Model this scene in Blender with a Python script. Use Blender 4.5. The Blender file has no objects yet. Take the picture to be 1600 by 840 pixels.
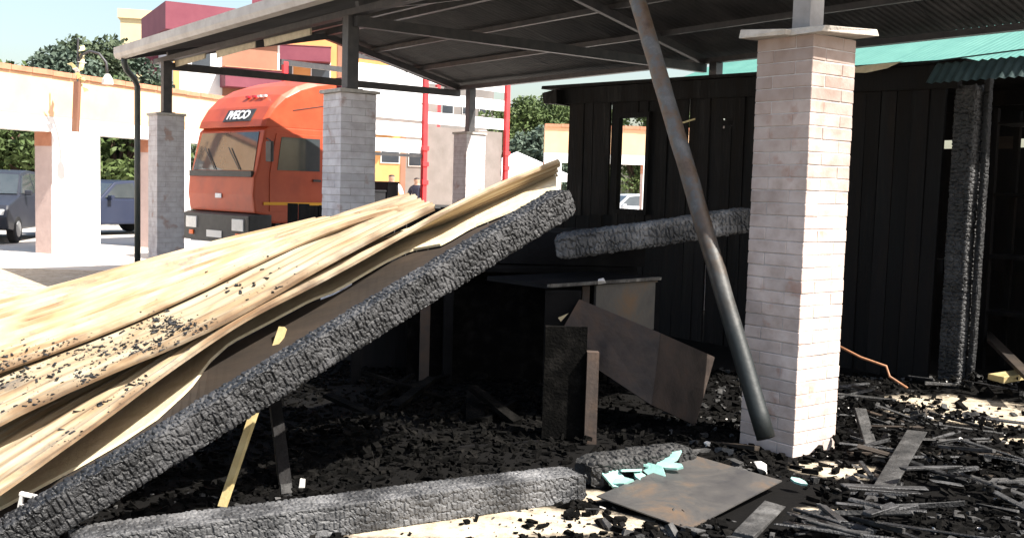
import bpy, math, random
import numpy as np
from mathutils import Vector, Matrix, Euler

random.seed(11); RNG = np.random.default_rng(7)
SC = bpy.context.scene
COL = SC.collection
R = math.radians

# ------------------------------------------------------------------ camera
EYE = 1.55; F = 1600.0
CAM_ROT = Matrix.Rotation(R(90 - 4.467), 3, 'X') @ Matrix.Rotation(R(1.6), 3, 'Z')
cam = bpy.data.cameras.new('camera'); cam.sensor_width = 36.0; cam.lens = 36.0; cam.clip_end = 2000; cam.clip_start = 0.05
cam_o = bpy.data.objects.new('camera', cam); COL.objects.link(cam_o)
cam_o.location = (0, 0, EYE); cam_o.rotation_euler = CAM_ROT.to_euler(); SC.camera = cam_o

# ------------------------------------------------------------------ sky, sun, exposure
SUN_H = Vector((0.882, -0.470)).normalized(); SUN_EL = 52.0
w = bpy.data.worlds.new('World'); SC.world = w; w.use_nodes = True
nt = w.node_tree; sky = nt.nodes.new('ShaderNodeTexSky'); sky.sky_type = 'NISHITA'; sky.sun_disc = False
sky.sun_elevation = R(SUN_EL); sky.sun_rotation = math.atan2(SUN_H.x, SUN_H.y)
sky.air_density = 1.3; sky.dust_density = 3.0; sky.ozone_density = 1.0
bg = nt.nodes['Background']; bg.inputs['Strength'].default_value = 0.098
nt.links.new(sky.outputs[0], bg.inputs[0])
sl = bpy.data.lights.new('sun', 'SUN'); sl.energy = 5.0; sl.angle = R(0.53); sl.color = (1.0, 0.95, 0.87)
so = bpy.data.objects.new('sun', sl); COL.objects.link(so); so.location = (20, -15, 30)
sd = Vector((SUN_H.x * math.cos(R(SUN_EL)), SUN_H.y * math.cos(R(SUN_EL)), math.sin(R(SUN_EL))))
so.rotation_euler = sd.to_track_quat('Z', 'Y').to_euler()
SC.view_settings.view_transform = 'Standard'; SC.view_settings.look = 'None'
SC.view_settings.exposure = 1.35; SC.view_settings.gamma = 1.0; SC.view_settings.use_curve_mapping = False
SC.cycles.use_denoising = True
SC.cycles.max_bounces = 6

def at(px, py, Y):
    """world point seen at photo pixel (px,py) standing Y metres ahead"""
    d = CAM_ROT @ Vector(((px - 800) / F, -(py - 420) / F, -1.0))
    return Vector((0, 0, EYE)) + d * (Y / d.y)
def gnd(px, py, z=0.0):
    d = CAM_ROT @ Vector(((px - 800) / F, -(py - 420) / F, -1.0))
    return Vector((0, 0, EYE)) + d * ((z - EYE) / d.z)

# canopy frame: origin at the near pillar, u along the pillar row (towards camera right), v across
O = Vector((1.74, 6.27, 0)); UA = math.atan2(-0.797, 0.603)
U = Vector((math.cos(UA), math.sin(UA), 0)); V = Vector((-U.y, U.x, 0))
def L(u, v, z=0.0): return O + U * u + V * v + Vector((0, 0, z))
def toL(p): d = Vector((p.x, p.y, 0)) - O; return d.dot(U), d.dot(V)

# ------------------------------------------------------------------ materials
def nodes(m):
    m.use_nodes = True; return m.node_tree.nodes, m.node_tree.links, m.node_tree.nodes['Principled BSDF']
def ramp(N, stops):
    r = N.new('ShaderNodeValToRGB'); e = r.color_ramp.elements
    while len(e) < len(stops): e.new(0.5)
    for i, (p, c) in enumerate(stops):
        e[i].position = p; e[i].color = (c[0], c[1], c[2], 1)
    return r
def mat(name, cols, rough=0.8, scale=6.0, detail=6.0, bump=0.0, bscale=None, metal=0.0, coord='Object', stretch=(1, 1, 1),
        spec=0.4, rnd=0.0, rough2=None, distort=0.0, tex='noise', coat=0.0, bdist=0.02, transm=0.0):
    m = bpy.data.materials.new(name); N, K, P = nodes(m)
    tc = N.new('ShaderNodeTexCoord'); mp = N.new('ShaderNodeMapping'); mp.inputs['Scale'].default_value = stretch
    K.new(tc.outputs[coord], mp.inputs[0]); vec = mp.outputs[0]
    oi = N.new('ShaderNodeObjectInfo')
    if rnd > 0:
        sh = N.new('ShaderNodeVectorMath'); sh.operation = 'SCALE'; cmb = N.new('ShaderNodeCombineXYZ')
        for i in range(3): K.new(oi.outputs['Random'], cmb.inputs[i])
        K.new(cmb.outputs[0], sh.inputs[0]); sh.inputs['Scale'].default_value = 37.0
        ad = N.new('ShaderNodeVectorMath'); ad.operation = 'ADD'; K.new(vec, ad.inputs[0]); K.new(sh.outputs[0], ad.inputs[1]); vec = ad.outputs[0]
    n = N.new('ShaderNodeTexNoise'); n.inputs['Scale'].default_value = scale; n.inputs['Detail'].default_value = detail
    n.inputs['Distortion'].default_value = distort; n.inputs['Roughness'].default_value = 0.62
    K.new(vec, n.inputs['Vector']); fac = n.outputs['Fac']
    if len(cols) == 1: cols = [cols[0], cols[0]]
    st = [(0.3 + 0.4 * i / (len(cols) - 1), c) for i, c in enumerate(cols)]
    rp = ramp(N, st); K.new(fac, rp.inputs[0]); out = rp.outputs[0]
    if rnd > 0:
        hs = N.new('ShaderNodeHueSaturation'); mr = N.new('ShaderNodeMapRange')
        mr.inputs['To Min'].default_value = 1 - rnd; mr.inputs['To Max'].default_value = 1 + rnd
        K.new(oi.outputs['Random'], mr.inputs[0]); K.new(mr.outputs[0], hs.inputs['Value']); K.new(out, hs.inputs['Color']); out = hs.outputs[0]
    K.new(out, P.inputs['Base Color']); P.inputs['Metallic'].default_value = metal
    P.inputs['Specular IOR Level'].default_value = spec
    if coat: P.inputs['Coat Weight'].default_value = coat; P.inputs['Coat Roughness'].default_value = 0.08
    if transm: P.inputs['Transmission Weight'].default_value = transm
    if rough2 is None: P.inputs['Roughness'].default_value = rough
    else:
        mr2 = N.new('ShaderNodeMapRange'); mr2.inputs['From Min'].default_value = 0.35; mr2.inputs['From Max'].default_value = 0.65
        mr2.inputs['To Min'].default_value = rough; mr2.inputs['To Max'].default_value = rough2
        K.new(fac, mr2.inputs[0]); K.new(mr2.outputs[0], P.inputs['Roughness'])
    if bump > 0:
        b = N.new('ShaderNodeBump'); b.inputs['Strength'].default_value = bump; b.inputs['Distance'].default_value = bdist
        if tex == 'voronoi':
            t = N.new('ShaderNodeTexVoronoi'); t.inputs['Scale'].default_value = bscale or scale * 4; K.new(vec, t.inputs['Vector']); K.new(t.outputs['Distance'], b.inputs['Height'])
        else:
            t = N.new('ShaderNodeTexNoise'); t.inputs['Scale'].default_value = bscale or scale * 4; t.inputs['Detail'].default_value = 8; K.new(vec, t.inputs['Vector']); K.new(t.outputs['Fac'], b.inputs['Height'])
        K.new(b.outputs[0], P.inputs['Normal'])
    return m

M = {}
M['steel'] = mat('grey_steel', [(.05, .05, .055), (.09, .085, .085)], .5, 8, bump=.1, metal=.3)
M['steel_lit'] = mat('sunlit_steel', [(.22, .20, .19), (.34, .32, .31)], .5, 5, bump=.12)  # paler copy of the steel, sunlight put into its colour
M['gutter'] = mat('gutter_paint', [(.40, .35, .32), (.56, .52, .48)], .55, 4, bump=.1)
M['gutter_in'] = mat('flaking_cream_paint', [(.42, .36, .26), (.62, .55, .42)], .8, 9, bump=.3)
M['pipe'] = mat('dark_green_pipe', [(.035, .045, .045), (.06, .065, .06)], .45, 6)
M['roof_under'] = mat('sooty_corrugated_metal', [(.035, .034, .036), (.13, .125, .125)], .55, 1.3, 8, bump=.1, bscale=30, rough2=.75)
M['concrete'] = mat('cap_stone', [(.36, .32, .28), (.55, .5, .44)], .9, 12, bump=.4)
M['mortar'] = mat('mortar', [(.38, .33, .31), (.50, .45, .42)], .95, 20, bump=.4)
M['char'] = mat('charred_wood', [(.004, .004, .0045), (.010, .010, .0105), (.026, .026, .027)], .45, 14, 8, bump=.5, bscale=70, rough2=.8, spec=.4, rnd=.25)
M['char_silver'] = mat('silvery_char', [(.004, .004, .0045), (.010, .0098, .010), (.030, .0295, .0305), (.075, .074, .075)], .45, 5, 11, bump=.5, bscale=80, rough2=.7, spec=.55)  # grey stops put the silver sheen of the char into its colour
M['coal'] = mat('loose_charcoal', [(.0015, .0015, .0015), (.004, .0038, .0035), (.013, .012, .011)], .8, 9, 8, bump=.4, bscale=60, rough2=1.0, spec=.04)
M['char_plank'] = mat('charred_plank', [(.003, .003, .003), (.007, .006, .006), (.015, .012, .010)], .6, 7, 8, bump=.6, bscale=26, rough2=.85, spec=.18, rnd=.35, stretch=(1, 1, .15))
M['ash'] = mat('ash_grey_char', [(.010, .010, .0105), (.035, .035, .036), (.11, .109, .11), (.24, .238, .24)], .6, 2.6, 12, bump=.5, bscale=60, spec=.5)
M['ash_board'] = mat('ash_board', [(.008, .008, .008), (.028, .027, .026), (.07, .068, .066)], .7, 10, 8, bump=.5, bscale=50, rnd=.4)
M['rust'] = mat('rusty_sheet_metal', [(.035, .028, .025), (.072, .054, .045), (.11, .07, .048)], .5, 4.5, 8, bump=.15, bscale=40, rough2=.75, metal=.25)
M['plate'] = mat('burnt_steel_plate', [(.07, .068, .070), (.10, .094, .088), (.16, .105, .065)], .38, 3.2, 7, bump=.12, bscale=30, rough2=.62, metal=.4, distort=.6)
M['pole_old'] = mat('scorched_pole_paint', [(.085, .05, .03), (.11, .085, .07), (.05, .052, .055)], .38, 2.2, 6, bump=.1, bscale=40, rough2=.6, metal=.35, stretch=(1, 1, .5))
M['darkgreen'] = mat('dark_green_paint', [(.008, .012, .012), (.018, .025, .025)], .5, 5, bump=.1)
M['black_metal'] = mat('black_burnt_metal', [(.003, .003, .0035), (.010, .0095, .010)], .7, 6, bump=.2, spec=.08)
M['scorched_edge'] = mat('scorched_edge', [(.02, .02, .02), (.10, .095, .09), (.26, .25, .23)], .6, 11, 8, bump=.3)
M['copper'] = mat('rusty_wire', [(.2, .09, .04), (.35, .16, .08)], .6, 20)
M['shard'] = mat('green_glass_shard', [(.16, .34, .30), (.34, .54, .49)], .15, 9, spec=.6)
M['white_bits'] = mat('pale_plaster_bits', [(.5, .47, .43), (.75, .72, .68)], .7, 15)
M['teal'] = mat('teal_roof_paint', [(.055, .165, .135), (.085, .215, .175)], .45, 2, 6, bump=.05)
M['teal_soot'] = mat('sooty_teal_sheet', [(.02, .035, .035), (.06, .09, .09)], .5, 5)
M['stick'] = mat('yellow_lath', [(.32, .24, .10), (.46, .37, .19)], .7, 10, bump=.2)
M['lining'] = mat('scorched_lining', [(.010, .007, .005), (.024, .016, .010), (.048, .032, .021)], .8, 3, 7, bump=.2, stretch=(.4, 1, 1))
M['cream_edge'] = mat('pale_edge_strip', [(.55, .45, .28), (.72, .62, .44)], .75, 14, bump=.2)
M['apricot'] = mat('apricot_render', [(.70, .44, .25), (.78, .52, .32)], .9, 1.2, 6, bump=.08, bscale=40)
M['white_wall'] = mat('white_render', [(.74, .72, .68), (.82, .80, .77)], .9, 1.0, 6, bump=.08, bscale=40)
M['terracotta'] = mat('terracotta_coping', [(.42, .17, .10), (.55, .25, .15)], .85, 5, bump=.2)
M['pinkbrick'] = mat('pale_pink_brick', [(.52, .38, .34), (.62, .47, .42)], .9, 5, bump=.2)
M['asphalt'] = mat('asphalt', [(.05, .05, .052), (.08, .078, .076)], .9, 20, bump=.3)
M['maroon'] = mat('maroon_paint', [(.15, .03, .05), (.20, .05, .07)], .7, .6)
M['grey_wall'] = mat('pale_grey_render', [(.42, .41, .44), (.50, .49, .51)], .9, .5)
M['dull_wall'] = mat('dull_beige_render', [(.20, .18, .17), (.27, .245, .23)], .9, .5)
M['orange_wall'] = mat('orange_render', [(.58, .28, .10), (.66, .35, .14)], .9, .4)
M['yellow_wall'] = mat('ochre_render', [(.52, .42, .24), (.58, .48, .30)], .9, .4)
M['brown_wall'] = mat('brown_render', [(.25, .12, .08), (.33, .17, .11)], .9, .4)
M['winglass'] = mat('window_glass', [(.03, .035, .045), (.06, .07, .085)], .12, .5, spec=.6)
M['frame_w'] = mat('white_frame', [(.7, .68, .66)], .6)
M['truck'] = mat('orange_red_truck_paint', [(.32, .05, .020), (.42, .066, .024), (.47, .085, .032)], .45, 2.2, 9, coat=.1, rough2=.5)
M['truck_dark'] = mat('dark_plastic', [(.03, .03, .032), (.05, .05, .05)], .55, 8)
M['tyre'] = mat('tyre_rubber', [(.012, .012, .012), (.02, .02, .02)], .85, 12)
M['rim'] = mat('wheel_rim', [(.3, .3, .3), (.4, .4, .4)], .4, 4, metal=.5)
M['glass'] = mat('vehicle_glass', [(.03, .04, .045), (.06, .07, .075)], .06, 2, spec=.8)
M['lamp'] = mat('headlamp_lens', [(.6, .6, .58), (.75, .75, .73)], .15, 8, spec=.7)
M['amber'] = mat('orange_indicator', [(.8, .15, .03)], .25, 8)
M['redlens'] = mat('red_lens', [(.6, .02, .04)], .25, 8)
M['yellow'] = mat('yellow_stripe', [(.75, .36, .02)], .5, 4)
M['silver'] = mat('silver_letters', [(.75, .76, .78)], .4, 4)
M['red_stake'] = mat('red_stake_paint', [(.62, .03, .04), (.7, .05, .05)], .45, 5, bump=.08)
M['board_w'] = mat('white_side_board', [(.72, .72, .73), (.80, .80, .80)], .6, 3)
M['tarp'] = mat('beige_tarpaulin', [(.17, .145, .13), (.23, .195, .18)], .85, 3, bump=.15)
M['car_blue'] = mat('dark_blue_car_paint', [(.018, .024, .05), (.025, .032, .06)], .4, 2, coat=.15)
M['car_grey'] = mat('slate_car_paint', [(.022, .024, .034), (.03, .032, .042)], .4, 2, coat=.1)
M['car_white'] = mat('white_car_paint', [(.6, .62, .65)], .3, 2, coat=.6)
M['plate_w'] = mat('number_plate', [(.75, .75, .72)], .5)
M['bark'] = mat('bark', [(.09, .06, .04), (.16, .11, .08)], .95, 8, bump=.5, stretch=(1, 1, .2))
M['cloth_white'] = mat('white_fabric', [(.72, .70, .74), (.8, .78, .8)], .85, 3, bump=.1)
M['yellow_cloth'] = mat('faded_yellow_cloth', [(.70, .55, .20), (.8, .7, .45)], .85, 6, bump=.2)
M['brownwood'] = mat('brown_wood', [(.16, .07, .045), (.26, .13, .08)], .8, 6, bump=.2, stretch=(1, 1, .2))
M['black_bag'] = mat('black_crate', [(.012, .012, .014), (.03, .03, .034)], .6, 5)
M['pavement'] = mat('pale_pavement', [(.40, .37, .33), (.52, .48, .43)], .95, .7, 8, bump=.15, bscale=30)
M['bluepaint'] = mat('blue_enamel', [(.05, .09, .25)], .5)

def pole_mat():
    m = bpy.data.materials.new('scorched_pole'); N, K, P = nodes(m); tc = N.new('ShaderNodeTexCoord'); sp = N.new('ShaderNodeSeparateXYZ'); K.new(tc.outputs['Object'], sp.inputs[0])
    n = N.new('ShaderNodeTexNoise'); n.inputs['Scale'].default_value = 5; n.inputs['Detail'].default_value = 9; n.inputs['Roughness'].default_value = .7; K.new(tc.outputs['Object'], n.inputs['Vector'])
    r1 = ramp(N, [(.32, (.06, .035, .022)), (.48, (.13, .085, .055)), (.56, (.10, .095, .09)), (.7, (.17, .155, .145))]); K.new(n.outputs[0], r1.inputs[0])
    ma = N.new('ShaderNodeMath'); ma.operation = 'MULTIPLY_ADD'; ma.inputs[1].default_value = .9; K.new(n.outputs[0], ma.inputs[0]); K.new(sp.outputs['Z'], ma.inputs[2])
    mr = N.new('ShaderNodeMapRange'); mr.inputs['From Min'].default_value = 1.2; mr.inputs['From Max'].default_value = 2.3; K.new(ma.outputs[0], mr.inputs[0])
    mx = N.new('ShaderNodeMixRGB'); mx.inputs[1].default_value = (.010, .013, .013, 1); K.new(mr.outputs[0], mx.inputs[0]); K.new(r1.outputs[0], mx.inputs[2]); K.new(mx.outputs[0], P.inputs['Base Color'])
    P.inputs['Roughness'].default_value = .55; P.inputs['Metallic'].default_value = .15
    b = N.new('ShaderNodeBump'); b.inputs['Strength'].default_value = .35; b.inputs['Distance'].default_value = .006; n2 = N.new('ShaderNodeTexNoise'); n2.inputs['Scale'].default_value = 28; n2.inputs['Detail'].default_value = 8; K.new(tc.outputs['Object'], n2.inputs['Vector']); K.new(n2.outputs[0], b.inputs['Height']); K.new(b.outputs[0], P.inputs['Normal'])
    return m
M['pole'] = pole_mat()
def leafmat(name, cols):
    m = mat(name, cols, .65, 1.3, 4, rnd=0, spec=.3, coord='Generated')
    N, K, P = nodes(m)
    P.inputs['Subsurface Weight'].default_value = 0.0
    return m
M['leaf_dark'] = leafmat('dark_green_leaves', [(.05, .07, .04), (.085, .11, .06)])
M['leaf_mid'] = leafmat('mid_green_leaves', [(.045, .075, .022), (.09, .12, .035)])
M['leaf_blue'] = leafmat('blue_green_leaves', [(.055, .08, .06), (.085, .115, .08)])

def wood_mat():
    """pale roof boards: grain along U of the UV map, soot and orange scorch patches"""
    m = bpy.data.materials.new('pale_roof_boards'); N, K, P = nodes(m)
    uv = N.new('ShaderNodeUVMap'); mp = N.new('ShaderNodeMapping'); mp.inputs['Scale'].default_value = (.7, 9.0, 1); K.new(uv.outputs[0], mp.inputs[0])
    oi = N.new('ShaderNodeObjectInfo'); cmb = N.new('ShaderNodeCombineXYZ'); sc = N.new('ShaderNodeMath'); sc.operation = 'MULTIPLY'; sc.inputs[1].default_value = 40
    K.new(oi.outputs['Random'], sc.inputs[0]); K.new(sc.outputs[0], cmb.inputs[0]); K.new(sc.outputs[0], cmb.inputs[1])
    ad = N.new('ShaderNodeVectorMath'); K.new(mp.outputs[0], ad.inputs[0]); K.new(cmb.outputs[0], ad.inputs[1])
    n1 = N.new('ShaderNodeTexNoise'); n1.inputs['Scale'].default_value = 2.2; n1.inputs['Detail'].default_value = 7; n1.inputs['Distortion'].default_value = .5; K.new(ad.outputs[0], n1.inputs['Vector'])
    r1 = ramp(N, [(.25, (.17, .095, .045)), (.40, (.30, .21, .12)), (.56, (.40, .32, .21)), (.8, (.46, .41, .33))]); K.new(n1.outputs[0], r1.inputs[0])
    tc = N.new('ShaderNodeTexCoord')
    n2 = N.new('ShaderNodeTexNoise'); n2.inputs['Scale'].default_value = 1.5; n2.inputs['Detail'].default_value = 8; K.new(tc.outputs['Object'], n2.inputs['Vector'])
    r2 = ramp(N, [(.55, (0, 0, 0)), (.72, (1, 1, 1))]); K.new(n2.outputs[0], r2.inputs[0])
    mx = N.new('ShaderNodeMixRGB'); mx.inputs[2].default_value = (.50, .22, .07, 1); mf = N.new('ShaderNodeMath'); mf.operation = 'MULTIPLY'; mf.inputs[1].default_value = .55
    K.new(r2.outputs[0], mf.inputs[0]); K.new(mf.outputs[0], mx.inputs[0]); K.new(r1.outputs[0], mx.inputs[1])
    n3 = N.new('ShaderNodeTexNoise'); n3.inputs['Scale'].default_value = 2.3; n3.inputs['Detail'].default_value = 10; n3.inputs['Roughness'].default_value = .7; 
    mp3 = N.new('ShaderNodeMapping'); mp3.inputs['Location'].default_value = (4.2, 1.3, 8); K.new(tc.outputs['Object'], mp3.inputs[0]); K.new(mp3.outputs[0], n3.inputs['Vector'])
    r3 = ramp(N, [(.56, (0, 0, 0)), (.70, (1, 1, 1))]); K.new(n3.outputs[0], r3.inputs[0])
    m3 = N.new('ShaderNodeMixRGB'); m3.inputs[2].default_value = (.10, .088, .08, 1); f3 = N.new('ShaderNodeMath'); f3.operation = 'MULTIPLY'; f3.inputs[1].default_value = .85
    K.new(r3.outputs[0], f3.inputs[0]); K.new(f3.outputs[0], m3.inputs[0]); K.new(mx.outputs[0], m3.inputs[1])
    su = N.new('ShaderNodeSeparateXYZ'); K.new(uv.outputs[0], su.inputs[0]); ne_ = N.new('ShaderNodeTexNoise'); ne_.inputs['Scale'].default_value = 5; ne_.inputs['Detail'].default_value = 10; K.new(tc.outputs['Object'], ne_.inputs['Vector'])
    ea = N.new('ShaderNodeMath'); ea.operation = 'MULTIPLY_ADD'; ea.inputs[1].default_value = .22; K.new(ne_.outputs[0], ea.inputs[0]); K.new(su.outputs['Y'], ea.inputs[2])
    er_ = ramp(N, [(.09, (1, 1, 1)), (.17, (0, 0, 0))]); K.new(ea.outputs[0], er_.inputs[0])
    me_ = N.new('ShaderNodeMixRGB'); me_.inputs[2].default_value = (.11, .062, .032, 1); ef = N.new('ShaderNodeMath'); ef.operation = 'MULTIPLY'; ef.inputs[1].default_value = .85; K.new(er_.outputs[0], ef.inputs[0]); K.new(ef.outputs[0], me_.inputs[0]); K.new(m3.outputs[0], me_.inputs[1]); m3 = me_
    hs = N.new('ShaderNodeHueSaturation'); mr = N.new('ShaderNodeMapRange'); mr.inputs['To Min'].default_value = .82; mr.inputs['To Max'].default_value = 1.12
    K.new(oi.outputs['Random'], mr.inputs[0]); K.new(mr.outputs[0], hs.inputs['Value']); K.new(m3.outputs[0], hs.inputs['Color'])
    K.new(hs.outputs[0], P.inputs['Base Color']); P.inputs['Roughness'].default_value = .7; P.inputs['Specular IOR Level'].default_value = .25
    b = N.new('ShaderNodeBump'); b.inputs['Strength'].default_value = .4; b.inputs['Distance'].default_value = .01; K.new(n1.outputs[0], b.inputs['Height']); K.new(b.outputs[0], P.inputs['Normal'])
    return m
M['boards'] = wood_mat()

def brick_mat(name, soot_amount, cols=((.46, .36, .31), (.58, .47, .42), (.66, .56, .51))):
    """whitewashed pink brick; smoke stain creeping down from the top of the pillar, splashes at the foot"""
    m = bpy.data.materials.new(name); N, K, P = nodes(m)
    g = N.new('ShaderNodeNewGeometry'); oi = N.new('ShaderNodeObjectInfo')
    n = N.new('ShaderNodeTexNoise'); n.inputs['Scale'].default_value = 9; n.inputs['Detail'].default_value = 8; K.new(g.outputs['Position'], n.inputs['Vector'])
    r = ramp(N, [(.3, cols[0]), (.5, cols[1]), (.72, cols[2])]); K.new(n.outputs[0], r.inputs[0])
    hs = N.new('ShaderNodeHueSaturation'); mr = N.new('ShaderNodeMapRange'); mr.inputs['To Min'].default_value = .84; mr.inputs['To Max'].default_value = 1.08
    K.new(oi.outputs['Random'], mr.inputs[0]); K.new(mr.outputs[0], hs.inputs['Value']); K.new(r.outputs[0], hs.inputs['Color'])
    # bare-brick wear patches
    n2 = N.new('ShaderNodeTexNoise'); n2.inputs['Scale'].default_value = 5.5; n2.inputs['Detail'].default_value = 9; K.new(g.outputs['Position'], n2.inputs['Vector'])
    r2 = ramp(N, [(.60, (0, 0, 0)), (.68, (1, 1, 1))]); K.new(n2.outputs[0], r2.inputs[0])
    mx = N.new('ShaderNodeMixRGB'); mx.inputs[2].default_value = (.40, .22, .16, 1); f = N.new('ShaderNodeMath'); f.operation = 'MULTIPLY'; f.inputs[1].default_value = .6
    K.new(r2.outputs[0], f.inputs[0]); K.new(f.outputs[0], mx.inputs[0]); K.new(hs.outputs[0], mx.inputs[1])
    # smoke
    sp = N.new('ShaderNodeSeparateXYZ'); K.new(g.outputs['Position'], sp.inputs[0])
    n3 = N.new('ShaderNodeTexNoise'); n3.inputs['Scale'].default_value = 2.2; n3.inputs['Detail'].default_value = 6; K.new(g.outputs['Position'], n3.inputs['Vector'])
    m3 = N.new('ShaderNodeMath'); m3.operation = 'MULTIPLY_ADD'; m3.inputs[1].default_value = 1.7; K.new(n3.outputs[0], m3.inputs[0]); K.new(sp.outputs['Z'], m3.inputs[2])
    r3 = N.new('ShaderNodeMapRange'); r3.inputs['From Min'].default_value = 1.9; r3.inputs['From Max'].default_value = 3.4; r3.inputs['To Max'].default_value = soot_amount; K.new(m3.outputs[0], r3.inputs[0])
    m4 = N.new('ShaderNodeMixRGB'); m4.inputs[2].default_value = (.17, .115, .09, 1); K.new(r3.outputs[0], m4.inputs[0]); K.new(mx.outputs[0], m4.inputs[1])
    K.new(m4.outputs[0], P.inputs['Base Color']); P.inputs['Roughness'].default_value = .9; P.inputs['Specular IOR Level'].default_value = .2
    b = N.new('ShaderNodeBump'); b.inputs['Strength'].default_value = .5; b.inputs['Distance'].default_value = .006
    n5 = N.new('ShaderNodeTexNoise'); n5.inputs['Scale'].default_value = 45; n5.inputs['Detail'].default_value = 6; K.new(g.outputs['Position'], n5.inputs['Vector']); K.new(n5.outputs[0], b.inputs['Height']); K.new(b.outputs[0], P.inputs['Normal'])
    return m
M['brick_near'] = brick_mat('sooted_pink_brick', .65)
M['brick'] = brick_mat('pink_whitewashed_brick', .05, ((.58, .52, .52), (.70, .65, .65), (.78, .74, .74)))

def slab_mat():
    m = bpy.data.materials.new('sooty_concrete'); N, K, P = nodes(m)
    a = N.new('ShaderNodeAttribute'); a.attribute_name = 'soot'
    tc = N.new('ShaderNodeTexCoord')
    n = N.new('ShaderNodeTexNoise'); n.inputs['Scale'].default_value = 5; n.inputs['Detail'].default_value = 9; K.new(tc.outputs['Object'], n.inputs['Vector'])
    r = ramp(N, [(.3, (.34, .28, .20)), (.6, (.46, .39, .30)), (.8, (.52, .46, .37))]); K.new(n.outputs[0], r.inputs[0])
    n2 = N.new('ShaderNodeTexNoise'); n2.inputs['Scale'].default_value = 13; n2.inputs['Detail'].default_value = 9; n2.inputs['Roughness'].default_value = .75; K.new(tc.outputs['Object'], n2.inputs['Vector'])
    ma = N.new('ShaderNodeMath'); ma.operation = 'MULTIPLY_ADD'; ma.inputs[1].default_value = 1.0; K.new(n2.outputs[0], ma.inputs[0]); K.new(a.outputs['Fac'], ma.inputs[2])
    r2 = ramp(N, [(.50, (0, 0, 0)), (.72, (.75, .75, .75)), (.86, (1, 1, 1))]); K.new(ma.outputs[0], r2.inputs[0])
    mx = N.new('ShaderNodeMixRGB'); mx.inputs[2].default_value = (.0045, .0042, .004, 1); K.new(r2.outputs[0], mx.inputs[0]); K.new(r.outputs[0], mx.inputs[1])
    K.new(mx.outputs[0], P.inputs['Base Color']); P.inputs['Roughness'].default_value = .95; P.inputs['Specular IOR Level'].default_value = .08
    b = N.new('ShaderNodeBump'); b.inputs['Strength'].default_value = .6; b.inputs['Distance'].default_value = .01; K.new(n2.outputs[0], b.inputs['Height']); K.new(b.outputs[0], P.inputs['Normal'])
    return m
M['slab'] = slab_mat()

# ------------------------------------------------------------------ mesh helpers
def obj(name, me, parent=None, loc=(0, 0, 0), rot=None):
    o = bpy.data.objects.new(name, me); COL.objects.link(o); o.location = loc
    if rot is not None: o.rotation_euler = rot
    if parent: o.parent = parent
    return o
def tag(o, label=None, cat=None, group=None, kind=None):
    if label: o['label'] = label
    if cat: o['category'] = cat
    if group: o['group'] = group
    if kind: o['kind'] = kind
    return o
def thing(name, label, cat, loc=(0, 0, 0), rz=0.0, group=None):
    o = bpy.data.objects.new(name, None); COL.objects.link(o); o.location = loc; o.rotation_euler = (0, 0, rz); o.empty_display_size = .2
    return tag(o, label, cat, group)
def copy_tree(o, parent=None):
    c = o.copy(); COL.objects.link(c); c.parent = parent
    for ch in list(o.children): copy_tree(ch, c)
    return c

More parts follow.
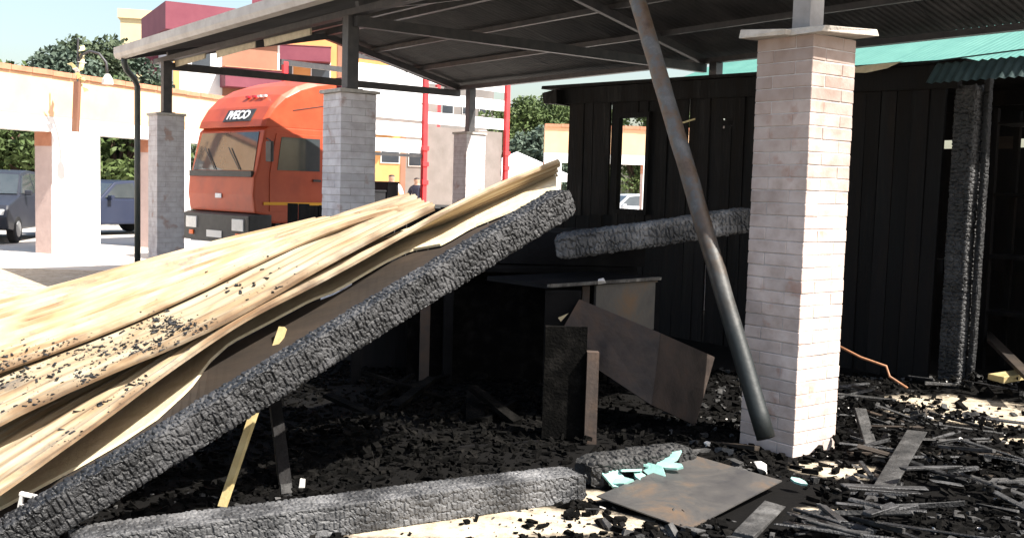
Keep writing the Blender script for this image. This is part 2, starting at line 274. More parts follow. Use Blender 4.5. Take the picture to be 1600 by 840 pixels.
class MB:
    def __init__(s): s.v = []; s.f = []; s.uv = {}
    def add(s, vs, fs):
        b = len(s.v); s.v += [tuple(p) for p in vs]; s.f += [tuple(i + b for i in f) for f in fs]; return s
    def box(s, c, size, rot=None, taper=1.0, jit=0.0):
        hx, hy, hz = size[0] / 2, size[1] / 2, size[2] / 2; vs = []
        for z in (-1, 1):
            t = taper if z > 0 else 1
            for x, y in ((-1, -1), (1, -1), (1, 1), (-1, 1)):
                p = Vector((x * hx * t + random.uniform(-jit, jit), y * hy * t + random.uniform(-jit, jit), z * hz + random.uniform(-jit, jit)))
                if rot is not None: p = rot @ p
                vs.append(p + Vector(c))
        return s.add(vs, [(3, 2, 1, 0), (4, 5, 6, 7), (0, 1, 5, 4), (1, 2, 6, 5), (2, 3, 7, 6), (3, 0, 4, 7)])
    def bar(s, a, b, wd, ht, up=(0, 0, 1), jit=0.0):
        a, b = Vector(a), Vector(b); d = b - a; x = d.normalized(); up = Vector(up)
        y = up.cross(x).normalized() if abs(up.dot(x)) < .99 else Vector((0, 1, 0)); z = x.cross(y)
        m = Matrix((x, y, z)).transposed()
        return s.box((a + b) / 2, (d.length, wd, ht), m, 1.0, jit)
    def tube(s, pts, r, n=10, cap=True):
        pts = [Vector(p) for p in pts]; rings = []
        rs = r if isinstance(r, (list, tuple)) else [r] * len(pts); prev = None
        for i, p in enumerate(pts):
            d = (pts[min(i + 1, len(pts) - 1)] - pts[max(i - 1, 0)]).normalized()
            if prev is None: a = d.orthogonal().normalized()
            else: a = (prev - d * prev.dot(d)).normalized()
            prev = a; b = d.cross(a)
            rings.append([p + (a * math.cos(2 * math.pi * k / n) + b * math.sin(2 * math.pi * k / n)) * rs[i] for k in range(n)])
        vs = [p for r_ in rings for p in r_]; fs = []
        for i in range(len(pts) - 1):
            for k in range(n): fs.append((i * n + k, i * n + (k + 1) % n, (i + 1) * n + (k + 1) % n, (i + 1) * n + k))
        if cap: fs.append(tuple(range(n - 1, -1, -1))); fs.append(tuple((len(pts) - 1) * n + k for k in range(n)))
        return s.add(vs, fs)
    def prism(s, poly, axis, d0, d1):
        """poly of 2D points extruded along axis between d0,d1; axis 'y': poly in (x,z); 'x': poly in (y,z); 'z': (x,y)"""
        n = len(poly); vs = []
        for d in (d0, d1):
            for a, b in poly: vs.append({'y': (a, d, b), 'x': (d, a, b), 'z': (a, b, d)}[axis])
        fs = [tuple(range(n)), tuple(range(2 * n - 1, n - 1, -1))] + [(i, i + n, (i + 1) % n + n, (i + 1) % n) for i in range(n)]
        return s.add(vs, fs)
    def mesh(s, name, m, smooth=False, bevel=0.0, seg=2):
        me = bpy.data.meshes.new(name); me.from_pydata([tuple(p) for p in s.v], [], s.f)
        import bmesh
        bm = bmesh.new(); bm.from_mesh(me); bmesh.ops.recalc_face_normals(bm, faces=bm.faces)
        if bevel > 0: bmesh.ops.bevel(bm, geom=list(bm.edges), offset=bevel, segments=seg, affect='EDGES', profile=.7)
        bm.to_mesh(me); bm.free()
        if smooth:
            for p in me.polygons: p.use_smooth = True
        me.materials.append(m); return me
    def build(s, name, m, parent=None, smooth=False, bevel=0.0, seg=2, off=None):
        if off is not None: s.v = [tuple(Vector(p) - off) for p in s.v]
        return obj(name, s.mesh(name, m, smooth, bevel, seg), parent)

def np_mesh(name, verts, quads, m, smooth=False):
    me = bpy.data.meshes.new(name); me.vertices.add(len(verts)); me.vertices.foreach_set('co', verts.astype(np.float32).ravel())
    nf = len(quads); k = quads.shape[1]; me.loops.add(nf * k); me.loops.foreach_set('vertex_index', quads.astype(np.int32).ravel())
    me.polygons.add(nf); me.polygons.foreach_set('loop_start', np.arange(0, nf * k, k, dtype=np.int32))
    try: me.polygons.foreach_set('loop_total', np.full(nf, k, dtype=np.int32))
    except Exception: pass
    me.polygons.foreach_set('use_smooth', np.full(nf, smooth)); me.update(calc_edges=True); me.validate(); me.materials.append(m); return me

def vnoise(x, y, seed=0):
    xi = np.floor(x).astype(np.int64); yi = np.floor(y).astype(np.int64); fx = x - xi; fy = y - yi
    fx = fx * fx * (3 - 2 * fx); fy = fy * fy * (3 - 2 * fy)
    def h(a, b):
        n = (a * 374761393 + b * 668265263 + seed * 974711) & 0x7fffffff
        n = ((n ^ (n >> 13)) * 1274126177) & 0x7fffffff
        return ((n ^ (n >> 16)) & 0xffff) / 65535.0
    return (h(xi, yi) * (1 - fx) + h(xi + 1, yi) * fx) * (1 - fy) + (h(xi, yi + 1) * (1 - fx) + h(xi + 1, yi + 1) * fx) * fy
def fbm(x, y, seed=0, o=4):
    s = 0; a = .5
    for i in range(o): s = s + a * vnoise(x * 2 ** i, y * 2 ** i, seed + i); a *= .5
    return s / (1 - .5 ** o)

def char_beam(name, a, b, wd, ht, m, parent=None, cell=.055, depth=.016, res=.011, seed=1, wob=.02, roll=0.0, asp=2.0, rf=.22):
    """a burnt timber from a to b: surface cracked into raised blocks (alligator char), worn corners, ragged ends"""
    a, b = Vector(a), Vector(b); Ln = (b - a).length; ns = max(8, int(Ln / res)); per = 2 * (wd + ht); nt_ = max(24, int(per / res))
    s = np.linspace(0, Ln, ns + 1); t = np.arange(nt_) * (per / nt_); S, T = np.meshgrid(s, t, indexing='ij')
    rng = np.random.default_rng(seed); nsx = int(Ln / cell) + 3; ntx = max(4, int(round(per / (cell * asp)))); ch = per / ntx
    jx = rng.uniform(.1, .9, (nsx, ntx)); jy = rng.uniform(.15, .85, (nsx, ntx)); hh = rng.uniform(-.6, 1, (nsx, ntx))
    ci = np.floor(S / cell).astype(int); cj = np.floor(T / ch).astype(int); d1 = np.full(S.shape, 9.); d2 = np.full(S.shape, 9.); hb = np.zeros(S.shape)
    for di in (-1, 0, 1):
        for dj in (-1, 0, 1):
            I = ci + di; J = cj + dj; Iw = np.clip(I + 1, 0, nsx - 1); Jw = J % ntx
            dx = S / cell - (I + jx[Iw, Jw]); dy = T / ch - (J + jy[Iw, Jw]); d = np.sqrt(dx * dx + dy * dy)
            cl = d < d1; d2 = np.where(cl, d1, np.minimum(d2, d)); hb = np.where(cl, hh[Iw, Jw], hb); d1 = np.where(cl, d, d1)
    edge = np.clip((d2 - d1) / .28, 0, 1); edge = edge * edge * (3 - 2 * edge)
    disp = depth * (edge - .75) + depth * .45 * hb + .35 * depth * (fbm(S * 60, T * 60, seed) - .5)
    # rounded-rectangle section
    hw, hh2 = wd / 2, ht / 2; tt = T
    y = np.where(tt < wd, -hw + tt, np.where(tt < wd + ht, hw, np.where(tt < 2 * wd + ht, hw - (tt - wd - ht), -hw)))
    z = np.where(tt < wd, -hh2, np.where(tt < wd + ht, -hh2 + (tt - wd), np.where(tt < 2 * wd + ht, hh2, hh2 - (tt - 2 * wd - ht))))
    rr = rf * min(wd, ht); qy = np.clip(y, -hw + rr, hw - rr); qz = np.clip(z, -hh2 + rr, hh2 - rr); ny = y - qy; nz = z - qz; ln = np.sqrt(ny * ny + nz * nz) + 1e-9
    fl = ln < 1e-6
    ny = np.where(fl, np.where(np.abs(y) >= hw - 1e-6, np.sign(y), 0), ny / ln); nz = np.where(fl, np.where(np.abs(z) >= hh2 - 1e-6, np.sign(z), 0), nz / ln)
    er = .03 * np.clip(1 - np.minimum(S, Ln - S) / .08, 0, 1) ** 2
    y2 = qy + ny * (rr + disp - er) + wob * (fbm(S * 1.3, S * 0 + 3, seed + 5) - .5); z2 = qz + nz * (rr + disp - er) + wob * (fbm(S * 1.3, S * 0 + 9, seed + 6) - .5)
    x2 = S + .03 * (fbm(T * 9, T * 0, seed + 9) - .5) * ((S < .001) | (S > Ln - .001))
    ax = (b - a).normalized(); ay = (Vector((0, 0, 1)) if abs(ax.z) < .98 else Vector((0, 1, 0))).cross(ax).normalized(); az = ax.cross(ay)
    if roll: rm = Matrix.Rotation(roll, 3, ax); ay = rm @ ay; az = rm @ az
    Pm = np.stack([x2, y2, z2], -1).reshape(-1, 3) @ np.array([ax[:], ay[:], az[:]])
    i = np.arange(ns)[:, None] * nt_; k = np.arange(nt_)[None, :]; k2 = (k + 1) % nt_
    q = np.stack([i + k, i + k2, i + nt_ + k2, i + nt_ + k], -1).reshape(-1, 4)
    # end caps: centre vertices as degenerate-free fans of quads
    c0 = len(Pm); ends = np.array([list(ax * .012), list(ax * (Ln - .012))]); Pm = np.vstack([Pm, ends])
    kk = np.arange(0, nt_ - 1, 2)
    cap0 = np.stack([np.full(len(kk), c0), (kk + 2) % nt_, kk + 1, kk], -1); base = ns * nt_
    cap1 = np.stack([np.full(len(kk), c0 + 1), base + kk, base + kk + 1, base + (kk + 2) % nt_], -1)
    me = np_mesh(name, Pm, np.vstack([q, cap0, cap1]), m, False)
    return obj(name, me, parent, a if parent is None else a - parent.location)

def strip(name, near, far, th, m, parent, org, nseg_v=1, uvscale=1.0):
    """a thin warped board: near/far edge point lists (same length), thickness th, closed solid with UVs along its length"""
    n = len(near); vs = []; uv = []
    ln = 0
    for i in range(n):
        if i: ln += (Vector(near[i]) - Vector(near[i - 1])).length
        a, b = Vector(near[i]), Vector(far[i])
        d = (Vector(near[min(i + 1, n - 1)]) - Vector(near[max(i - 1, 0)])).normalized(); nn = d.cross(b - a); nn = nn.normalized() if nn.length > 1e-6 else Vector((0, 0, 1))
        if nn.z < 0: nn = -nn
        wd = (b - a).length
        for p, tv in ((a, 0), (b, wd)): vs.append(p - org); uv.append((ln, tv))
        for p, tv in ((a, 0), (b, wd)): vs.append(p - nn * th - org); uv.append((ln, tv + .3))
    fs = []
    for i in range(n - 1):
        p = i * 4; q = p + 4
        fs += [(p, q, q + 1, p + 1), (p + 2, p + 3, q + 3, q + 2), (p, p + 2, q + 2, q), (p + 1, q + 1, q + 3, p + 3)]
    fs += [(0, 1, 3, 2), ((n - 1) * 4, (n - 1) * 4 + 2, (n - 1) * 4 + 3, (n - 1) * 4 + 1)]
    me = bpy.data.meshes.new(name); me.from_pydata([tuple(v) for v in vs], [], fs); ul = me.uv_layers.new(name='UVMap')
    for lp in me.loops: ul.data[lp.index].uv = uv[lp.vertex_index]
    import bmesh
    bm = bmesh.new(); bm.from_mesh(me); bmesh.ops.recalc_face_normals(bm, faces=bm.faces); bm.to_mesh(me); bm.free()
    me.materials.append(m); return obj(name, me, parent)

def curve(pts, x):
    """interpolate list of (x,y) smoothly"""
    xs = [p[0] for p in pts]; ys = [p[1] for p in pts]
    return float(np.interp(x, xs, ys))

# ================================================================== GROUND
g = MB(); g.add([(-400, -60, 0), (400, -60, 0), (400, 600, 0), (-400, 600, 0)], [(0, 1, 2, 3)])
tag(g.build('ground', M['pavement']), kind='structure', label='pale sunlit paving of the square behind the stalls')
rd = MB(); rd.add([(-60, 46, .004), (60, 46, .004), (60, 54, .004), (-60, 54, .004)], [(0, 1, 2, 3)])
tag(rd.build('road', M['asphalt']), kind='structure')
# sooty floor slab under the stalls with a map of soot stains and painted interior shade
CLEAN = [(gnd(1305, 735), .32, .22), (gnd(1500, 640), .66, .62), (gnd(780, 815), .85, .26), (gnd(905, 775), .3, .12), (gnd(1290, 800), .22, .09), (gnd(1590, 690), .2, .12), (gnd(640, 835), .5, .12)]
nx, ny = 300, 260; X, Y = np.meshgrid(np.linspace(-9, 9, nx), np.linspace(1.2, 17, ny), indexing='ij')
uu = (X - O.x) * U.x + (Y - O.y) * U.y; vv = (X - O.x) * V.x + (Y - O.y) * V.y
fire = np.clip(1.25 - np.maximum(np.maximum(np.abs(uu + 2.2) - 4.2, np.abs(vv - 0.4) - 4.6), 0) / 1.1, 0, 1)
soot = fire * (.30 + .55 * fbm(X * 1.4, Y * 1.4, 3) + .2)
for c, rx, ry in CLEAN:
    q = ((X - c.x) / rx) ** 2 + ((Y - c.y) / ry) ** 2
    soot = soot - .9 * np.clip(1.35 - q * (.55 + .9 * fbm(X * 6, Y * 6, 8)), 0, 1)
inside = np.clip((Y - (4.4 + .465 * (X + 1.9) + .05)) / .15, 0, 1) * (X < 1.45) * (X > -6); soot = np.maximum(soot, inside * 1.1)  # floor painted black beyond its soot, for the shade under the fallen roof
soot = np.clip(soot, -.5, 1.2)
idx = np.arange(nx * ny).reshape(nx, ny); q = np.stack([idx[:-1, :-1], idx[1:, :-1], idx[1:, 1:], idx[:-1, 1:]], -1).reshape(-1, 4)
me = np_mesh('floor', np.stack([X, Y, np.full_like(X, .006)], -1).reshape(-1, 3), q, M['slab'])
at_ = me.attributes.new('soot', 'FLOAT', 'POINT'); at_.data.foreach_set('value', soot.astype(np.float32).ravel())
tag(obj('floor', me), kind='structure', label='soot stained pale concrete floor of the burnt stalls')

# ================================================================== BRICK PILLARS
SIDE = .41; COURSE = .0755; NC = 33; HP = NC * COURSE
bl, bw, bh = .2835, .1235, .0705
bricks_me = []
for k in range(5):
    b = MB(); b.box((0, 0, 0), (bl, bw, bh), jit=.001); bricks_me.append(b.mesh('brick', M['brick'], bevel=.003, seg=1))
def near_brick(k):
    b = MB(); b.box((0, 0, 0), (bl, bw, bh), jit=.0016); return b.mesh('brick', M['brick_near'], bevel=.0035, seg=1)
bricks_near = [near_brick(k) for k in range(5)]
def brick_spots():
    h = SIDE / 2; out = []
    for c in range(NC):
        z = COURSE * (c + .5); s = 1 if c % 2 == 0 else -1
        for k in range(4):   # pinwheel bond: one stretcher and one header end on each face
            a = k * math.pi / 2; lx, ly = s * (-h + bl / 2), -h + bw / 2
            x = lx * math.cos(a) - ly * math.sin(a); y = lx * math.sin(a) + ly * math.cos(a); out.append((x, y, z, a))
    return out
def pillar(u, v, label, single, near=False, cap=.25, rot=0.0, post_top=3.30, capjit=0.0):
    t = thing('brick_pillar', label, 'pillar', L(u, v), UA + rot, 'brick pillars carrying the canopy')
    core = MB(); core.box((0, 0, HP / 2), (SIDE - .007, SIDE - .007, HP - .002)); core.build('mortar_core', M['mortar'], t)
    if single:
        for x, y, z, a in brick_spots():
            o = obj('brick', random.choice(bricks_near if near else bricks_me), t, (x + random.uniform(-.0014, .0014), y + random.uniform(-.0014, .0014), z), (0, 0, a + random.uniform(-.002, .002)))
    else:
        b = MB()
        for x, y, z, a in brick_spots(): b.box((x, y, z), (bl, bw, bh), Matrix.Rotation(a, 3, 'Z'), jit=.002)
        tag(b.build('brickwork', M['brick'], t), kind='stuff')
    if near:   # broken cap stones
        c = MB(); c.box((-.09, -.02, HP + .022), (.34, .56, .038), Matrix.Rotation(.03, 3, 'Y'), jit=.012); c.build('cap_stone', M['concrete'], t, bevel=.006)
        c = MB(); c.box((.17, .0, HP + .026), (.28, .52, .036), Matrix.Rotation(.04, 3, 'X'), jit=.012); c.build('cap_stone', M['concrete'], t, bevel=.006)
    else:
        c = MB(); c.box((0, 0, HP + .02), (cap * 2, cap * 2, .036), jit=.004); c.build('cap_stone', M['concrete'], t, bevel=.005)
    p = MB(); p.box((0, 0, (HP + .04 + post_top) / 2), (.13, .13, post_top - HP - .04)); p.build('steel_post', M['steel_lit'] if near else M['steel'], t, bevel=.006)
    pl = MB(); pl.box((0, 0, HP + .05), (.2, .2, .016)); pl.build('base_plate', M['steel'], t)
    return t
pillar(0, 0, 'near whitewashed brick pillar with sunlit right face and broken cap stones', True, near=True)
pillar(-5.8, 0, 'pale brick pillar just right of the orange truck cab', True, cap=.235)
pillar(-11.6, 0, 'farthest left brick pillar beside the dark drainpipe', False, cap=.225)
pillar(-11.25, 5.3, 'small far brick pillar with white sunlit side before the truck bed', False, cap=.225)
pillar(-5.5, 5.3, 'brick pillar mostly hidden behind the burnt shed', False, cap=.225)

# ================================================================== CANOPY ROOF
cn = thing('canopy_roof', 'dark corrugated metal gable canopy resting on the brick pillars', 'canopy', L(0, 0), UA)
U0, U1 = -12.05, .95; EV0, EV1, RV = -.45, 5.5, 2.65; EZ, RZ = 3.40, 4.10
def rz_at(v): return EZ + (RZ - EZ) * ((v - EV0) / (RV - EV0) if v < RV else (EV1 - v) / (EV1 - RV))
def corr_mesh(name, wid, ln, m, pitch=.085, amp=.016, th=0.0012):
    n = int(round(wid / pitch)) * 4; vs = []; fs = []
    for i in range(n + 1):
        x = wid * i / n; z = amp * math.sin(2 * math.pi * i / 4)
        vs += [(x, 0, z), (x, ln, z)]
    for i in range(n): fs.append((2 * i, 2 * i + 2, 2 * i + 3, 2 * i + 1))
    me = bpy.data.meshes.new(name); me.from_pydata(vs, [], fs); me.materials.append(m)
    for p in me.polygons: p.use_smooth = True
    return me
slopeL = math.hypot(RV - EV0, RZ - EZ); sa = math.atan2(RZ - EZ, RV - EV0); ns_ = 12; sw = (U1 - U0) / ns_
sheet = corr_mesh('roof_sheet', sw + .04, slopeL, M['roof_under']); sheet2 = corr_mesh('roof_sheet', sw + .04, math.hypot(EV1 - RV, RZ - EZ), M['roof_under']); sa2 = math.atan2(RZ - EZ, EV1 - RV)
for i in range(ns_):
    for side in (0, 1):
        if side == 0: o = obj('roof_sheet', sheet, cn, (U0 + i * sw, EV0, EZ + .004 * (i % 2)), (sa, 0, 0))
        else: o = obj('roof_sheet', sheet2, cn, (U0 + (i + 1) * sw + .04, EV1, EZ + .004 * (i % 2)), (sa2, 0, math.pi))
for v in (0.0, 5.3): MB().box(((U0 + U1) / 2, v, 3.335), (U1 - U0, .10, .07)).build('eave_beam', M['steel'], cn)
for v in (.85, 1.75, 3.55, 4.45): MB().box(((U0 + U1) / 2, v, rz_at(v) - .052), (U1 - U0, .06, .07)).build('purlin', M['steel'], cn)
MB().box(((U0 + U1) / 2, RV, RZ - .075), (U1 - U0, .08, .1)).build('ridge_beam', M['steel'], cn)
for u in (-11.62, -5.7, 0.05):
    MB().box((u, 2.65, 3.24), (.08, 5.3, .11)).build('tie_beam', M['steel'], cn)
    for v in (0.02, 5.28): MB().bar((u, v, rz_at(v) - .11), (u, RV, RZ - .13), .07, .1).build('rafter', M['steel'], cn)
for v0 in (EV0, EV1):   # gable barge boards
    MB().bar((U0 - .02, v0, EZ - .01), (U0 - .02, RV, RZ - .01), .03, .12).build('barge_board', M['steel'], cn)
gu = MB(); prof = [(-.10, .10), (-.10, .0), (-.075, -.055), (.0, -.075), (.05, -.055), (.06, .03), (.045, .03), (.035, -.04), (0, -.055), (-.06, -.04), (-.082, 0), (-.082, .10)]
gu.prism(prof, 'x', U0 - .15, U1 - .05); gu.v = [(x, y + EV0 - .05, z + 3.40) for x, y, z in gu.v]; gu.build('gutter', M['gutter'], cn)
for a, b in ((-11.6, -10.35), (-9.9, -8.6), (-8.3, -7.0)):   # flaking pieces of soffit trim
    MB().bar((a, .13, 3.30 - .02), (b, .13, 3.30 + .0), .02, .10, jit=.01).build('soffit_strip', M['gutter_in'], cn)
MB().tube([(-12.0, -.5, 3.36), (-12.0, -.5, 3.26), (-12.05, -.45, 3.17), (-12.17, -.30, 3.06), (-12.22, -.24, 2.95), (-12.22, -.24, 2.0), (-12.22, -.24, .02)], .045, 10).build('drainpipe', M['pipe'], cn, True)
MB().tube([(-11.6, 5.56, 3.36), (-11.6, 5.58, 3.2), (-11.6, 5.6, 3.05), (-11.6, 5.6, .02)], .04, 10).build('drainpipe', M['darkgreen'], cn, True)

# ================================================================== FALLEN ROOF
def yb(x): return 826 - .585 * x
def yf(x): return 470 - .24 * x
def dn(x): return 4.05 + (5.6 - 4.05) * x / 885
def df(x): return 6.2 + .45 * x / 720
def fp(x, y, dd=0.0):
    c = (yb(x) - y) / max(40.0, yb(x) - yf(x)); c = min(max(c, -.05), 1.25)
    p = at(x, y, dn(x) + (df(x) - dn(x)) * c + dd)
    if p.z < .03: p = gnd(x, y, .03)
    return p
org = at(300, 640, 5.0); org.z = 0
fr = thing('fallen_roof', 'collapsed pale boarded roof lying slanted down to the left', 'roof', org)
S1f = [(-90, 493), (0, 470), (150, 430), (300, 388), (450, 350), (600, 322), (700, 305)]
S1n = [(-90, 612), (0, 578), (100, 545), (200, 508), (250, 486), (300, 462), (414, 405), (498, 362), (580, 335), (700, 312)]
S2n = [(-90, 706), (0, 662), (86, 614), (150, 583), (200, 571), (250, 552), (343, 510), (442, 458), (535, 393), (600, 360), (700, 316)]
S3n = [(-90, 838), (0, 766), (34, 737), (86, 706), (123, 686), (160, 657), (200, 629), (243, 597), (278, 562), (374, 501), (467, 455), (529, 424), (600, 388), (674, 340), (742, 304), (798, 280), (884, 250)]
S4n = [(-90, 836), (0, 792), (60, 759), (120, 727), (185, 690), (243, 652), (295, 605), (327, 562), (358, 534), (414, 505), (485, 467), (525, 452), (600, 408), (640, 389), (690, 380), (736, 353), (798, 328), (868, 296)]
def smooth3(P, w):
    P = np.array([tuple(p) for p in P]); n = len(P); k = w // 2; Q = np.vstack([np.repeat(P[:1], k, 0) + (P[0] - P[1]) * np.arange(k, 0, -1)[:, None], P, np.repeat(P[-1:], k, 0) + (P[-1] - P[-2]) * np.arange(1, k + 1)[:, None]])
    return np.stack([np.convolve(Q[:, i], np.ones(2 * k + 1) / (2 * k + 1), 'valid') for i in range(3)], -1)
def fallen_sheet(nearpts, farpts, ribs, x0, x1, lift, sunk, seed, win=13, skew=0.0, amp=.022):
    """one trapezoidal-rib metal sheet between two edges; ribs run along its length, its upper end is cut askew"""
    rg = np.random.default_rng(seed); N = 64; nc = ribs * 6 + 1
    xs = np.linspace(x0, x1, N); ne = smooth3([fp(x, curve(nearpts, x), -lift) for x in xs], win); fa = smooth3([fp(x, curve(farpts, x), sunk) for x in xs], win)
    prof = np.array([0, .15, 1, 1, .15, 0]); verts = []; uvs = []
    for j in range(nc):
        c = j / (nc - 1); end = 1 - skew * c - .02 * vnoise(np.array([c * ribs * 1.0]), np.array([seed * 3.7]), seed)[0]
        t = np.linspace(0, 1, N) * end * (N - 1); i0 = np.clip(np.floor(t).astype(int), 0, N - 2); f = (t - i0)[:, None]
        A = ne[i0] * (1 - f) + ne[i0 + 1] * f; B = fa[i0] * (1 - f) + fa[i0 + 1] * f; p = A * (1 - c) + B * c
        bend = .007 * (fbm(t / 9.0, np.full(N, c * 3.0), seed, 3) - .5) * 2 + .014 * (fbm(t / 22.0, np.full(N, .5), seed + 4, 2) - .5)
        p[:, 2] += amp * prof[j % 6] + bend; verts.append(p); uvs.append(np.stack([t / N * 4.5, np.full(N, c * .9)], -1))
    V_ = np.array(verts).reshape(-1, 3) - np.array(org); ix = np.arange(nc * N).reshape(nc, N)
    q = np.stack([ix[:-1, :-1], ix[:-1, 1:], ix[1:, 1:], ix[1:, :-1]], -1).reshape(-1, 4)
    me = np_mesh('roof_sheet', V_, q, M['boards'], False); ul = me.uv_layers.new(name='UVMap'); li = np.empty(len(me.loops), dtype=np.int32); me.loops.foreach_get('vertex_index', li)
    ul.data.foreach_set('uv', np.array(uvs).reshape(-1, 2)[li].astype(np.float32).ravel())
    o = obj('roof_sheet', me, fr); md = o.modifiers.new('thickness', 'SOLIDIFY'); md.thickness = .012; md.offset = -1; return o
fallen_sheet(S1n, S1f, 13, -90, 640, .30, 0.0, 1, 25, skew=.20)
fallen_sheet(S2n, [(x, y - 22) for x, y in S1n], 8, -90, 690, .50, .10, 2, 21, skew=.06)
fallen_sheet(S3n, [(-90, 680), (0, 640), (86, 588), (200, 545), (343, 484), (442, 435), (535, 386), (600, 368), (674, 372), (767, 330), (884, 272)], 8, -90, 884, .44, .48, 3, 13, skew=.01)
# thin pale panel with wavy edge and scorched lining below it
xs = np.linspace(-90, 868, 70); ne = []; fe = []; lo = []
for x in xs:
    a = fp(x, curve(S4n, x), .04); b = fp(x, curve(S4n, x) - 34 - 26 * max(0, 1 - abs(x - 250) / 400), .30)
    ne.append(a); fe.append(b)
strip('wavy_panel', ne, fe, .014, M['cream_edge'], fr, org)
ne2, fe2 = [], []
for x in xs:
    a = fp(x, curve(S4n, x) + 7, .05); b = fp(x, max(curve(S4n, x) + 14, yb(x) + 6), .16)
    ne2.append(b); fe2.append(a)
strip('scorched_lining', ne2, fe2, .012, M['lining'], fr, org)
E0 = gnd(-120, 925, .09); E1 = at(886, 311, 5.6)
beam = char_beam('charred_rafter', at(-70, 893, 3.78), E1, .135, .155, M['char_silver'], fr, cell=.024, depth=.009, res=.006, seed=4, wob=.014, rf=.14)
# soot crumbs lying on the sheets, dropped on to the surface that is really there
from mathutils.bvhtree import BVHTree
bv_v, bv_f = [], []
for o in fr.children:
    if o.name.startswith('roof_sheet'):
        b0 = len(bv_v); bv_v += [v.co + org for v in o.data.vertices]; bv_f += [tuple(i + b0 for i in p.vertices) for p in o.data.polygons]
bvh = BVHTree.FromPolygons(bv_v, bv_f)
cr = MB(); rr = random.Random(5)
for cx, cy, n, sx, sy in ((275, 508, 330, 46, 16), (25, 578, 220, 45, 26), (120, 550, 160, 80, 20), (180, 600, 140, 60, 14), (110, 628, 120, 70, 16), (225, 540, 200, 60, 18), (10, 690, 60, 18, 8), (420, 440, 60, 90, 30), (150, 680, 60, 60, 20)):
    for _ in range(n):
        x = cx + rr.gauss(0, sx * .6); y = cy + rr.gauss(0, sy * .5); e = at(x, y, 1.0); h_ = bvh.ray_cast(Vector((0, 0, EYE)), (e - Vector((0, 0, EYE))).normalized())
        if h_[0] is None: continue
        p = bvh.ray_cast(h_[0] + Vector((0, 0, .3)), Vector((0, 0, -1)))[0] or h_[0]
        s = .0025 + .011 * rr.random() ** 3
        cr.box(p + Vector((0, 0, s * .2)) - org, (s * rr.uniform(1, 3), s, s * .5), Euler((rr.uniform(-.4, .4), rr.uniform(-.4, .4), rr.uniform(0, 3))).to_matrix(), jit=s * .2)
tag(cr.build('charcoal_crumbs', M['char'], fr), kind='stuff')
ck = MB(); p = at(43, 782, 4.02)
for dx, dz, sx, sz in ((0, .025, .06, .012), (0, -.025, .06, .012), (-.026, 0, .012, .05), (.026, 0, .012, .05)): ck.box(p - org + Vector((dx, 0, dz)), (sx, .02, sz), Matrix.Rotation(.2, 3, 'Y'))
ck.build('metal_clip', M['white_bits'], fr)
# laths standing under the roof
def tagm(o, label, cat, group=None): return tag(o, label, cat, group)
b_ = MB(); b_.bar(gnd(347, 792, .02), at(442, 512, 5.25), .035, .028); tagm(b_.build('wooden_lath', M['stick'], None, off=None), 'thin yellow lath propped under the fallen roof', 'lath')
b_ = MB(); b_.bar(gnd(447, 768, .0), at(425, 590, 5.5), .06, .05); tagm(b_.build('wooden_stud', M['char_plank']), 'blackened upright stud behind the yellow lath', 'stud')

# ================================================================== CHARRED TIMBERS ON THE FLOOR
tagm(char_beam('charred_beam', gnd(110, 860, .075), gnd(905, 752, .075), .18, .14, M['ash'], cell=.024, depth=.006, res=.0065, seed=9, wob=.010, asp=1.7, rf=.05), 'long ash grey charred beam lying across the front floor', 'beam')
tagm(char_beam('charred_beam', gnd(912, 738, .075), gnd(1075, 712, .075), .20, .15, M['ash_board'], cell=.03, depth=.012, res=.008, seed=12), 'short blackened beam end beside the green glass shards', 'beam')
# counter beam in front of the shed
A = at(872, 386, 7.6); B = at(1010, 362, 7.9); C_ = at(1175, 343, 8.1)
tagm(char_beam('charred_beam', A, C_, .16, .19, M['ash'], cell=.035, depth=.011, res=.009, seed=21), 'black horizontal counter beam behind the leaning pole', 'beam')
tagm(char_beam('charred_beam', at(868, 388, 7.3), at(942, 374, 7.35), .13, .17, M['ash'], cell=.032, depth=.011, res=.008, seed=22), 'ash grey beam stub below the top of the fallen roof', 'beam')

# ================================================================== BURNT STALL BODIES
# low plank wall closing the dark space under the fallen roof
def plank_wall(name, label, cat, p0, p1, z0, z1, pw, m, gap=.006, holes=(), th=.025, miss=(), ragged=.0, seed=0):
    rr = random.Random(seed); p0, p1 = Vector(p0), Vector(p1); d = (p1 - p0); Ln = d.length; pw0 = pw; ang = math.atan2(d.y, d.x)
    t = thing(name, label, cat, p0, ang); n = int(Ln / pw)
    for i in range(n):
        if i in miss: continue
        x0 = i * pw; x1 = x0 + pw - gap; segs = [(z0, z1 + rr.uniform(-ragged, ragged))]
        for hx0, hx1, hz0, hz1 in holes:
            if x1 > hx0 and x0 < hx1:
                for fa, fb in ((x0, hx0 - .001), (hx1 + .001, x1)):
                    if fb - fa > .01: MB().box(((fa + fb) / 2, 0, (hz0 + hz1) / 2), (fb - fa, th, hz1 - hz0)).build('plank', m, t)
                new = []
                for a, b in segs:
                    if hz0 > a: new.append((a, min(hz0, b)))
                    if hz1 < b: new.append((hz1, b))
                segs = new
        dy = rr.uniform(-.012, .012); tilt = Matrix.Rotation(rr.uniform(-.012, .012), 3, 'X') @ Matrix.Rotation(rr.uniform(-.05, .05), 3, 'Z')
        for a, b in segs:
            if b - a < .02: continue
            MB().box(((x0 + x1) / 2, dy, (a + b) / 2), (x1 - x0 + rr.uniform(-.012, .004), th, b - a), tilt, jit=.003).build('plank', m, t)
    return t, n, ang
SV = 2.88
wl0, wl1 = L(-5.62, SV), L(-.68, SV)
